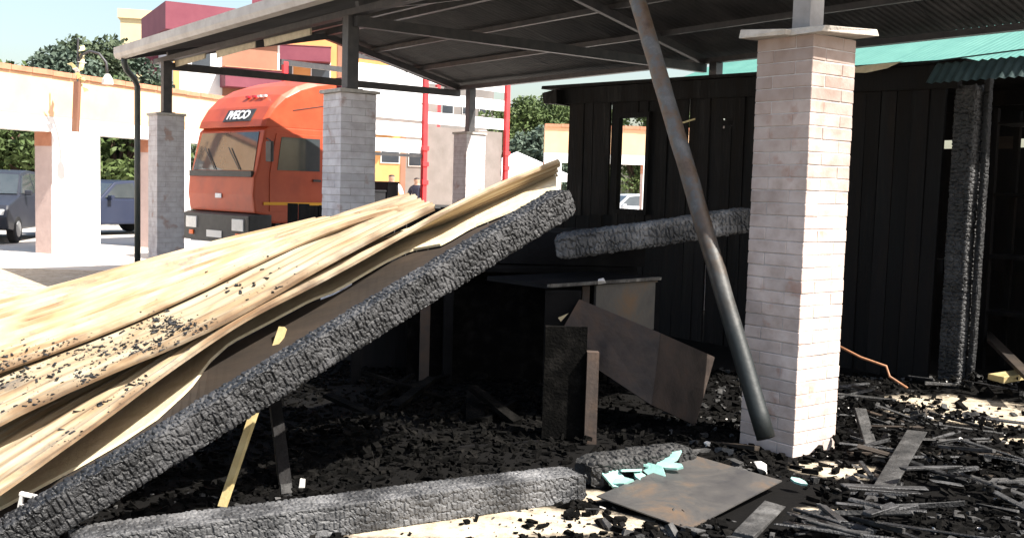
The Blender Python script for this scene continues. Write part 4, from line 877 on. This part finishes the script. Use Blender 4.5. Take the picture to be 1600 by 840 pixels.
arcade('sunlit apricot and white arcade wall at the far left', a0, aang, 17.4, [(5.8 + 1.21 - 5.8 + 2.9 * k, 5.8 + 2.5 - 5.8 + 2.9 * k) for k in range(0, 6)])
arcade('apricot arcade wall seen past and through the burnt shed', Vector((.92, 32.5, 0)), R(2), 12.0, [(0, .55), (3.15, 4.0), (6.3, 7.2), (9.6, 10.5)])
# swan-neck lamp with faded ribbons on the left arcade
lp = L(0, 0); lpos = at(121, 200, 20.0)
sl_ = thing('wall_lamp', 'swan neck lamp on a brown post with faded yellow ribbons', 'lamp', Vector((lpos.x, lpos.y, at(118, 208, 20.0).z)))
zb = sl_.location.z
def sp_(px, py, d=20.0): return at(px, py, d) - sl_.location
MB().bar(sp_(118, 206), sp_(121, 128), .13, .1).build('bracket_post', M['brownwood'], sl_)
MB().tube([sp_(121, 130), sp_(122, 60)], .02, 8).build('mast', M['steel'], sl_)
MB().tube([sp_(122, 98), sp_(128, 86), sp_(140, 80), sp_(155, 84), sp_(166, 98), sp_(168, 118)], .025, 8).build('swan_neck', M['steel'], sl_, True)
MB().tube([sp_(168, 116), sp_(168, 124), sp_(168, 132)], [.04, .10, .11], 10).build('lamp_shade', M['white_bits'], sl_)
rr = random.Random(3)
for i in range(9):
    c = sp_(119 + rr.uniform(-7, 7), 108 + rr.uniform(-22, 26)); b = MB(); q1 = [c + Vector((rr.uniform(-.1, .1), rr.uniform(-.1, .1), rr.uniform(-.2, .2))) for _ in range(4)]
    strip('ribbon', [q1[0], (q1[0] + q1[1]) / 2 + Vector((.03, 0, .02)), q1[1]], [q1[0] + Vector((.09, .03, .02)), (q1[0] + q1[1]) / 2 + Vector((.12, 0, 0)), q1[1] + Vector((.09, 0, .03))], .006, M[rr.choice(['yellow_cloth', 'cloth_white', 'yellow_cloth'])], sl_, Vector((0, 0, 0)))

# ================================================================== BUILDINGS
def building(label, corner, ax_ang, wa, wb, H, wall_a, wall_b, fascia=1.5, fmat='maroon', proud=.5, wins=(), balc=(), stripes=()):
    """corner nearest us; local x runs right along the front, local y runs back along the left side"""
    t = thing('apartment_block', label, 'building', corner, ax_ang)
    MB().box((wa / 2, wb / 2, (H - fascia) / 2), (wa, wb, H - fascia)).build('wall', M[wall_a], t)
    if wall_b != wall_a: MB().box((-.03, wb / 2 + .1, (H - fascia) / 2), (.05, wb - .2, H - fascia - .02)).build('side_wall', M[wall_b], t)
    MB().box((wa / 2, wb / 2, H - fascia / 2), (wa + 2 * proud, wb + 2 * proud, fascia)).build('roof_parapet', M[fmat], t)
    for face, p, z, ww, wh in wins:
        if face == 'f':
            f = MB().box((p, -.03, z), (ww, .08, wh)).build('window', M['frame_w'], t); MB().box((p, -.06, z), (ww - .16, .06, wh - .16)).build('pane', M['winglass'], f)
        else:
            f = MB().box((-.06, p, z), (.08, ww, wh)).build('window', M['frame_w'], t); MB().box((-.09, p, z), (.06, ww - .16, wh - .16)).build('pane', M['winglass'], f)
    for face, p, z, ww, dp, h_ in balc:
        if face == 'f': o = MB().box((p, -dp / 2 - .04, z), (ww, dp, h_)).build('balcony', M['maroon'], t); MB().box((p, -dp / 2 - .04, z + h_ / 2 + .03), (ww + .1, dp + .1, .06)).build('rail_cap', M['terracotta'], o)
        else: o = MB().box((-dp / 2 - .07, p, z), (dp, ww, h_)).build('balcony', M['maroon'], t)
    for p, z0, z1, ww, m in stripes: MB().box((p, -.02, (z0 + z1) / 2), (ww, .06, z1 - z0)).build('wall_stripe', M[m], t)
    return t
cA = at(270, 5, 60.0); HA = cA.z; cA.z = 0; angA = math.atan2(3, 5.3)
wins = [('f', x, z, 1.2, 1.3) for x in (1.6,) for z in (3.2, 5.9, 8.6)] + [('s', 3.0, z, 1.1, 1.3) for z in (3.2, 5.9)]
building('maroon topped white apartment block nearest above the left arcade', cA, angA, 6.3, 6.8, HA, 'white_wall', 'grey_wall', 1.55, wins=wins,
    balc=[('f', 4.5, 4.9, 3.6, 1.3, 1.1), ('f', 4.5, 7.6, 3.6, 1.3, 1.1), ('s', 5.2, 8.6, 2.4, 1.3, 1.1), ('s', 5.2, 5.9, 2.4, 1.3, 1.1)], stripes=[(.2, 0, HA - 1.56, .35, 'orange_wall'), (4.5, 0, HA - 1.56, 3.3, 'brown_wall')])
cB = at(405, 0, 78.0); HB_ = at(405, -2, 78.0).z; cB.z = 0
building('orange apartment block with maroon balconies above the truck', cB, R(12), 11.2, 9, HB_, 'orange_wall', 'brown_wall', 1.3, wins=[('f', x, z, 1.5, 1.5) for x in (1.8, 4.6, 7.4, 10.0) for z in (4.0, 7.0, 10.0)],
    balc=[('f', 3.2, z, 4.2, 1.3, 1.1) for z in (5.3, 8.3, 11.2)] + [('f', 9.0, z, 2.8, 1.2, 1.1) for z in (6.2, 9.2)], stripes=[(6.1, 0, HB_ - 1.31, .5, 'brown_wall'), (11.0, 0, HB_ - 1.31, .4, 'brown_wall')])
cC = at(592, 60, 92.0); HC = cC.z; cC.z = 0
building('beige apartment block right of the orange one', cC, R(9), 4.6, 8, HC, 'dull_wall', 'dull_wall', .8, 'grey_wall', .2, wins=[('f', x, z, 1.2, 1.4) for x in (1.2, 3.4) for z in (4, 7, 10)], stripes=[(2.3, 0, HC - .85, .5, 'orange_wall')])
cD = at(188, 14, 82.0); HD = cD.z; cD.z = 0
building('ochre tower block at the far left behind the trees', cD, R(14), 6.5, 6, HD, 'yellow_wall', 'yellow_wall', .7, 'yellow_wall', .2, wins=[('f', x, z, 1.4, 1.6) for x in (2.4, 4.6) for z in (6, 9, 12)])
cE = at(648, 98, 110.0); HE = cE.z; cE.z = 0
building('low beige flats seen far off above the truck bed', cE, R(4), 8.5, 8, HE, 'dull_wall', 'dull_wall', .7, 'grey_wall', .15, wins=[('f', x, z, 1.3, 1.4) for x in (1.4, 3.6, 5.8, 7.6) for z in (4, 7, 10)])

# ================================================================== TREES
def tree(label, base, h, crown, m, n=2600, leaf=.3, seed=0, group=None, trunk=.18, low=.25):
    rg = np.random.default_rng(seed); rr = random.Random(seed)
    t = thing('tree', label, 'tree', base, rr.uniform(0, 6), group); tr = MB(); top = Vector((rr.uniform(-.3, .3), rr.uniform(-.3, .3), h * .82))
    tr.tube([(0, 0, 0), Vector((.05, .03, h * .3)), top * .6, top], [trunk, trunk * .8, trunk * .55, trunk * .15], 8)
    cl = []
    rx, rz_ = crown, h * (1 - low) / 2
    for i in range(44):
        a = rg.uniform(0, 6.28); z = rg.uniform(-.95, 1); r_ = math.sqrt(max(0, 1 - z * z)) * rg.uniform(.35, 1.0)
        c = np.array([math.cos(a) * r_ * rx, math.sin(a) * r_ * rx, h * low + rz_ + z * rz_]); cl.append((c, rg.uniform(.22, .42) * rx))
        if i % 3 == 0: tr.tube([(0, 0, h * rg.uniform(.25, .6)), tuple(c * .55 + np.array([0, 0, h * .2])), tuple(c)], [trunk * .4, trunk * .25, trunk * .08], 5)
    tr.build('trunk', M['bark'], t, True)
    per = n // len(cl); P = []
    for c, r_ in cl:
        d = rg.normal(size=(per, 3)); d /= np.linalg.norm(d, axis=1)[:, None]; P.append(c + d * (r_ * rg.random(per) ** .4)[:, None] * np.array([1, 1, .8]))
    P = np.vstack(P); k = len(P); a = rg.normal(size=(k, 3)); a /= np.linalg.norm(a, axis=1)[:, None]; b = np.cross(a, rg.normal(size=(k, 3))); b /= np.linalg.norm(b, axis=1)[:, None]
    s = leaf * rg.uniform(.5, 1.2, k)[:, None]; v = np.stack([P - a * s, P + b * s * .5, P + a * s, P - b * s * .5], 1).reshape(-1, 3)
    obj('crown', np_mesh('crown', v, np.arange(k * 4).reshape(k, 4), M[m]), t); return t
def tp(px, Y): p = at(px, 300, Y); p.z = 0; return p
for i, (px, Y, h, cr_, m, lab) in enumerate([
    (105, 44, 6.4, 2.2, 'leaf_blue', 'dark conifer like tree left of the swan neck lamp'), (150, 46, 7.4, 2.4, 'leaf_dark', 'tall dark tree right behind the swan neck lamp'),
    (205, 48, 7.0, 2.2, 'leaf_blue', 'dark tree below the ochre tower block'), (75, 50, 5.4, 2.0, 'leaf_dark', 'leftmost low tree above the arcade coping'),
    (20, 34, 4.6, 2.6, 'leaf_mid', 'green tree behind the slate car in the left arch'), (-40, 36, 5, 2.8, 'leaf_mid', 'green tree at the left picture edge through the arch'),
    (190, 35, 4.3, 2.4, 'leaf_mid', 'green tree above the dark blue car in the second arch'), (240, 39, 4.6, 2.2, 'leaf_dark', 'dark bush tree between left pillar and arcade'),
    (815, 62, 6.6, 2.6, 'leaf_mid', 'light green tree right of the red truck stake'), (860, 66, 7.2, 2.8, 'leaf_mid', 'light green tree left of the burnt shed'),
    (905, 68, 7.0, 2.8, 'leaf_mid', 'green tree crown mostly behind the shed corner'), (985, 60, 6.6, 3.0, 'leaf_mid', 'green tree seen through the shed window'),
    (845, 48, 4.2, 2.0, 'leaf_blue', 'dark blue green bush behind the white market tent'), (1050, 62, 6.5, 3, 'leaf_mid', 'green tree behind the shed wall')]):
    tree(lab, tp(px, Y), h, cr_, m, 11000, .15, 100 + i, 'trees around the square', low=.2 if h > 5 else .05)

# ================================================================== CARS
def car(label, pos, ang, m, suv=False):
    t = thing('parked_car', label, 'car', pos, ang, 'cars parked in the square'); Wc = 1.75; k = 1.12 if suv else 1.0
    low = [(-2.0, .35), (-2.08, .62), (-1.95, .88), (-1.0, .98 * k), (1.7, 1.0 * k), (2.02, .92), (2.06, .55), (1.95, .32), (1.62, .3), (-1.62, .3)]
    MB().prism(low, 'y', -Wc / 2, Wc / 2).build('body', M[m], t, False, .05)
    gh = [(-1.02, .96 * k), (-.42, 1.43 * k), (.2, 1.49 * k), (1.25, 1.45 * k), (1.85, .98 * k)]; a = MB(); n = len(gh)
    vs = [(x, -Wc / 2 + .04 + (z - .96 * k) * .28, z) for x, z in gh] + [(x, Wc / 2 - .04 - (z - .96 * k) * .28, z) for x, z in gh]
    a.add(vs, [tuple(range(n)), tuple(range(2 * n - 1, n - 1, -1))] + [(i, i + n, (i + 1) % n + n, (i + 1) % n) for i in range(n)]); a.build('cabin', M[m], t, False, .03)
    for s in (-1, 1):
        for poly in ([(-.82, 1.01 * k), (-.38, 1.37 * k), (.18, 1.42 * k), (.18, 1.01 * k)], [(.26, 1.01 * k), (.26, 1.42 * k), (1.15, 1.38 * k), (1.5, 1.03 * k)]):
            n = len(poly); vs = [(x, s * (Wc / 2 - .022 - (z - .96 * k) * .28), z) for x, z in poly]; vs += [(x, y - s * .02, z) for x, y, z in vs]
            MB().add(vs, [tuple(range(n)), tuple(range(2 * n - 1, n - 1, -1))] + [(i, i + n, (i + 1) % n + n, (i + 1) % n) for i in range(n)]).build('side_window', M['glass'], t)
        MB().box((-.72, s * (Wc / 2 + .08), 1.02 * k), (.12, .16, .12)).build('mirror', M[m], t, bevel=.03)
        MB().box((-2.0, s * .62, .70), (.12, .36, .17)).build('headlight', M['lamp'], t, bevel=.03)
        MB().box((2.02, s * .66, .80), (.08, .24, .22)).build('tail_light', M['redlens'], t, bevel=.02)
    for x0, z0, x1, z1, nm in ((-.98, 1.0 * k, -.46, 1.40 * k, 'windscreen'), (1.80, 1.02 * k, 1.33, 1.42 * k, 'rear_window')):
        s = -1 if x0 < 0 else 1; w0, w1 = Wc / 2 - .1, Wc / 2 - .2
        vs = [(x0 + s * .025, -w0, z0), (x0 + s * .025, w0, z0), (x1 + s * .025, w1, z1), (x1 + s * .025, -w1, z1)]; vs += [(x - s * .05, y, z) for x, y, z in vs]
        MB().add(vs, [(0, 1, 2, 3), (7, 6, 5, 4), (0, 4, 5, 1), (1, 5, 6, 2), (2, 6, 7, 3), (3, 7, 4, 0)]).build(nm, M['glass'], t)
    MB().box((-2.07, 0, .48), (.06, 1.3, .22)).build('grille', M['truck_dark'], t, bevel=.02); MB().box((-2.11, 0, .46), (.02, .5, .11)).build('number_plate', M['plate_w'], t)
    for x in (-1.28, 1.28):
        for s in (-1, 1):
            wl = MB().tube([(x, s * .70, .32), (x, s * .72, .32), (x, s * .86, .32), (x, s * .885, .32)], [.28, .32, .32, .28], 20).build('wheel', M['tyre'], t)
            MB().tube([(x, s * .87, .32), (x, s * .895, .32)], [.20, .18], 12).build('rim', M['rim'], wl)
    return t
def cp_(px, Y): p = at(px, 300, Y); p.z = 0; return p
car('dark slate car behind the leftmost arch of the arcade', cp_(-8, 24.5), R(100), 'car_grey', True)
car('dark blue car facing us through the second arch', cp_(172, 28.5), R(60), 'car_blue')
car('white car parked far off seen through the shed window', cp_(985, 42), R(20), 'car_white')
car('blue car behind the white one in the shed window', cp_(978, 48), R(10), 'car_blue')

# ================================================================== PEOPLE AND TENT
def person(label, pos, rz, top, bottom, hair=(.03, .02, .015), arm=.25, h=1.7):
    me = bpy.data.meshes.new('person'); s = h / 1.72
    J = [(0, 0, .95), (0, 0, 1.12), (0, .0, 1.32), (0, 0, 1.46), (0, -.01, 1.54), (0, -.02, 1.64), (0, -.015, 1.71),
         (-.19, 0, 1.41), (-.24 - .05, -.03, 1.14), (-.25, -.03 - arm * .8, .98), (-.24, -.06 - arm, .92),
         (.19, 0, 1.41), (.24 + .05, .0, 1.14), (.26, -.1, .92), (.26, -.13, .84),
         (-.1, 0, .88), (-.11, -.03, .48), (-.12, .02, .08), (-.12, -.13, .03), (.1, 0, .88), (.12, .05, .48), (.13, .12, .08), (.13, -.03, .03)]
    E = [(0, 1), (1, 2), (2, 3), (3, 4), (4, 5), (5, 6), (3, 7), (7, 8), (8, 9), (9, 10), (3, 11), (11, 12), (12, 13), (13, 14), (0, 15), (15, 16), (16, 17), (17, 18), (0, 19), (19, 20), (20, 21), (21, 22)]
    Rd = [.15, .135, .16, .10, .055, .095, .07, .07, .05, .038, .035, .07, .05, .038, .035, .09, .065, .045, .04, .09, .065, .045, .04]
    me.from_pydata([(x * s, y * s, z * s) for x, y, z in J], E, []); o = obj('person', me, None, pos, (0, 0, rz))
    sk = o.modifiers.new('skin', 'SKIN'); sub = o.modifiers.new('sub', 'SUBSURF'); sub.levels = 2; sub.render_levels = 2
    for i, r_ in enumerate(Rd): me.skin_vertices[0].data[i].radius = (r_ * s, r_ * s * (.75 if i < 3 else 1))
    me.skin_vertices[0].data[0].use_root = True
    dg = bpy.context.evaluated_depsgraph_get(); m2 = bpy.data.meshes.new_from_object(o.evaluated_get(dg)); o.modifiers.clear(); o.data = m2
    m2.materials.clear()
    skm = mat('skin', [(.45, .26, .18)], .6); tm = mat('shirt', [top], .85, bump=.1); bmt = mat('trousers', [bottom], .85, bump=.1); hm = mat('hair', [hair], .6); shm = mat('shoes', [(.02, .02, .02)], .6)
    for x in (skm, tm, bmt, hm, shm): m2.materials.append(x)
    for p in m2.polygons:
        p.use_smooth = True; c = p.center / s; z = c.z; a = abs(c.x)
        p.material_index = 0 if z > 1.51 else 1 if z > .95 and not (a > .20 and z < 1.16) else 0 if a > .19 and z > .7 else 2 if z > .1 else 4
        if z > 1.655 or (z > 1.55 and c.y > .02): p.material_index = 3
    return tagm(o, label, 'person')
pp = at(612, 272, 27.0); pp.z = 0
person('person in a white shirt seen through the open truck bed', pp, R(10), (.75, .74, .78), (.03, .03, .05), h=1.85)
pp = at(652, 275, 28.5); pp.z = 0
person('person in dark clothes beside the red truck stake', pp, R(-30), (.03, .03, .05), (.03, .03, .04), h=1.8)
pp = at(823, 280, 25.0); pp.z = 0
person('person in purple and white clothes above the fallen roof edge', pp, R(40), (.42, .12, .50), (.7, .66, .75), h=1.7)
tn = thing('market_tent', 'white market tent between the truck and the burnt shed', 'tent', cp_(806, 36), R(20))
MB().add([(-1.4, -1.4, 2.1), (1.4, -1.4, 2.1), (1.4, 1.4, 2.1), (-1.4, 1.4, 2.1), (0, 0, 2.85)], [(0, 1, 4), (1, 2, 4), (2, 3, 4), (3, 0, 4)]).build('tent_roof', M['cloth_white'], tn)
for a in range(4):
    Rz = Matrix.Rotation(a * math.pi / 2, 3, 'Z'); MB().box(Rz @ Vector((0, -1.4, 1.97)), (2.8, .02, .26), Rz).build('valance', M['cloth_white'], tn); MB().box(Rz @ Vector((-1.38, -1.38, 1.03)), (.05, .05, 2.06), Rz).build('leg', M['steel'], tn)
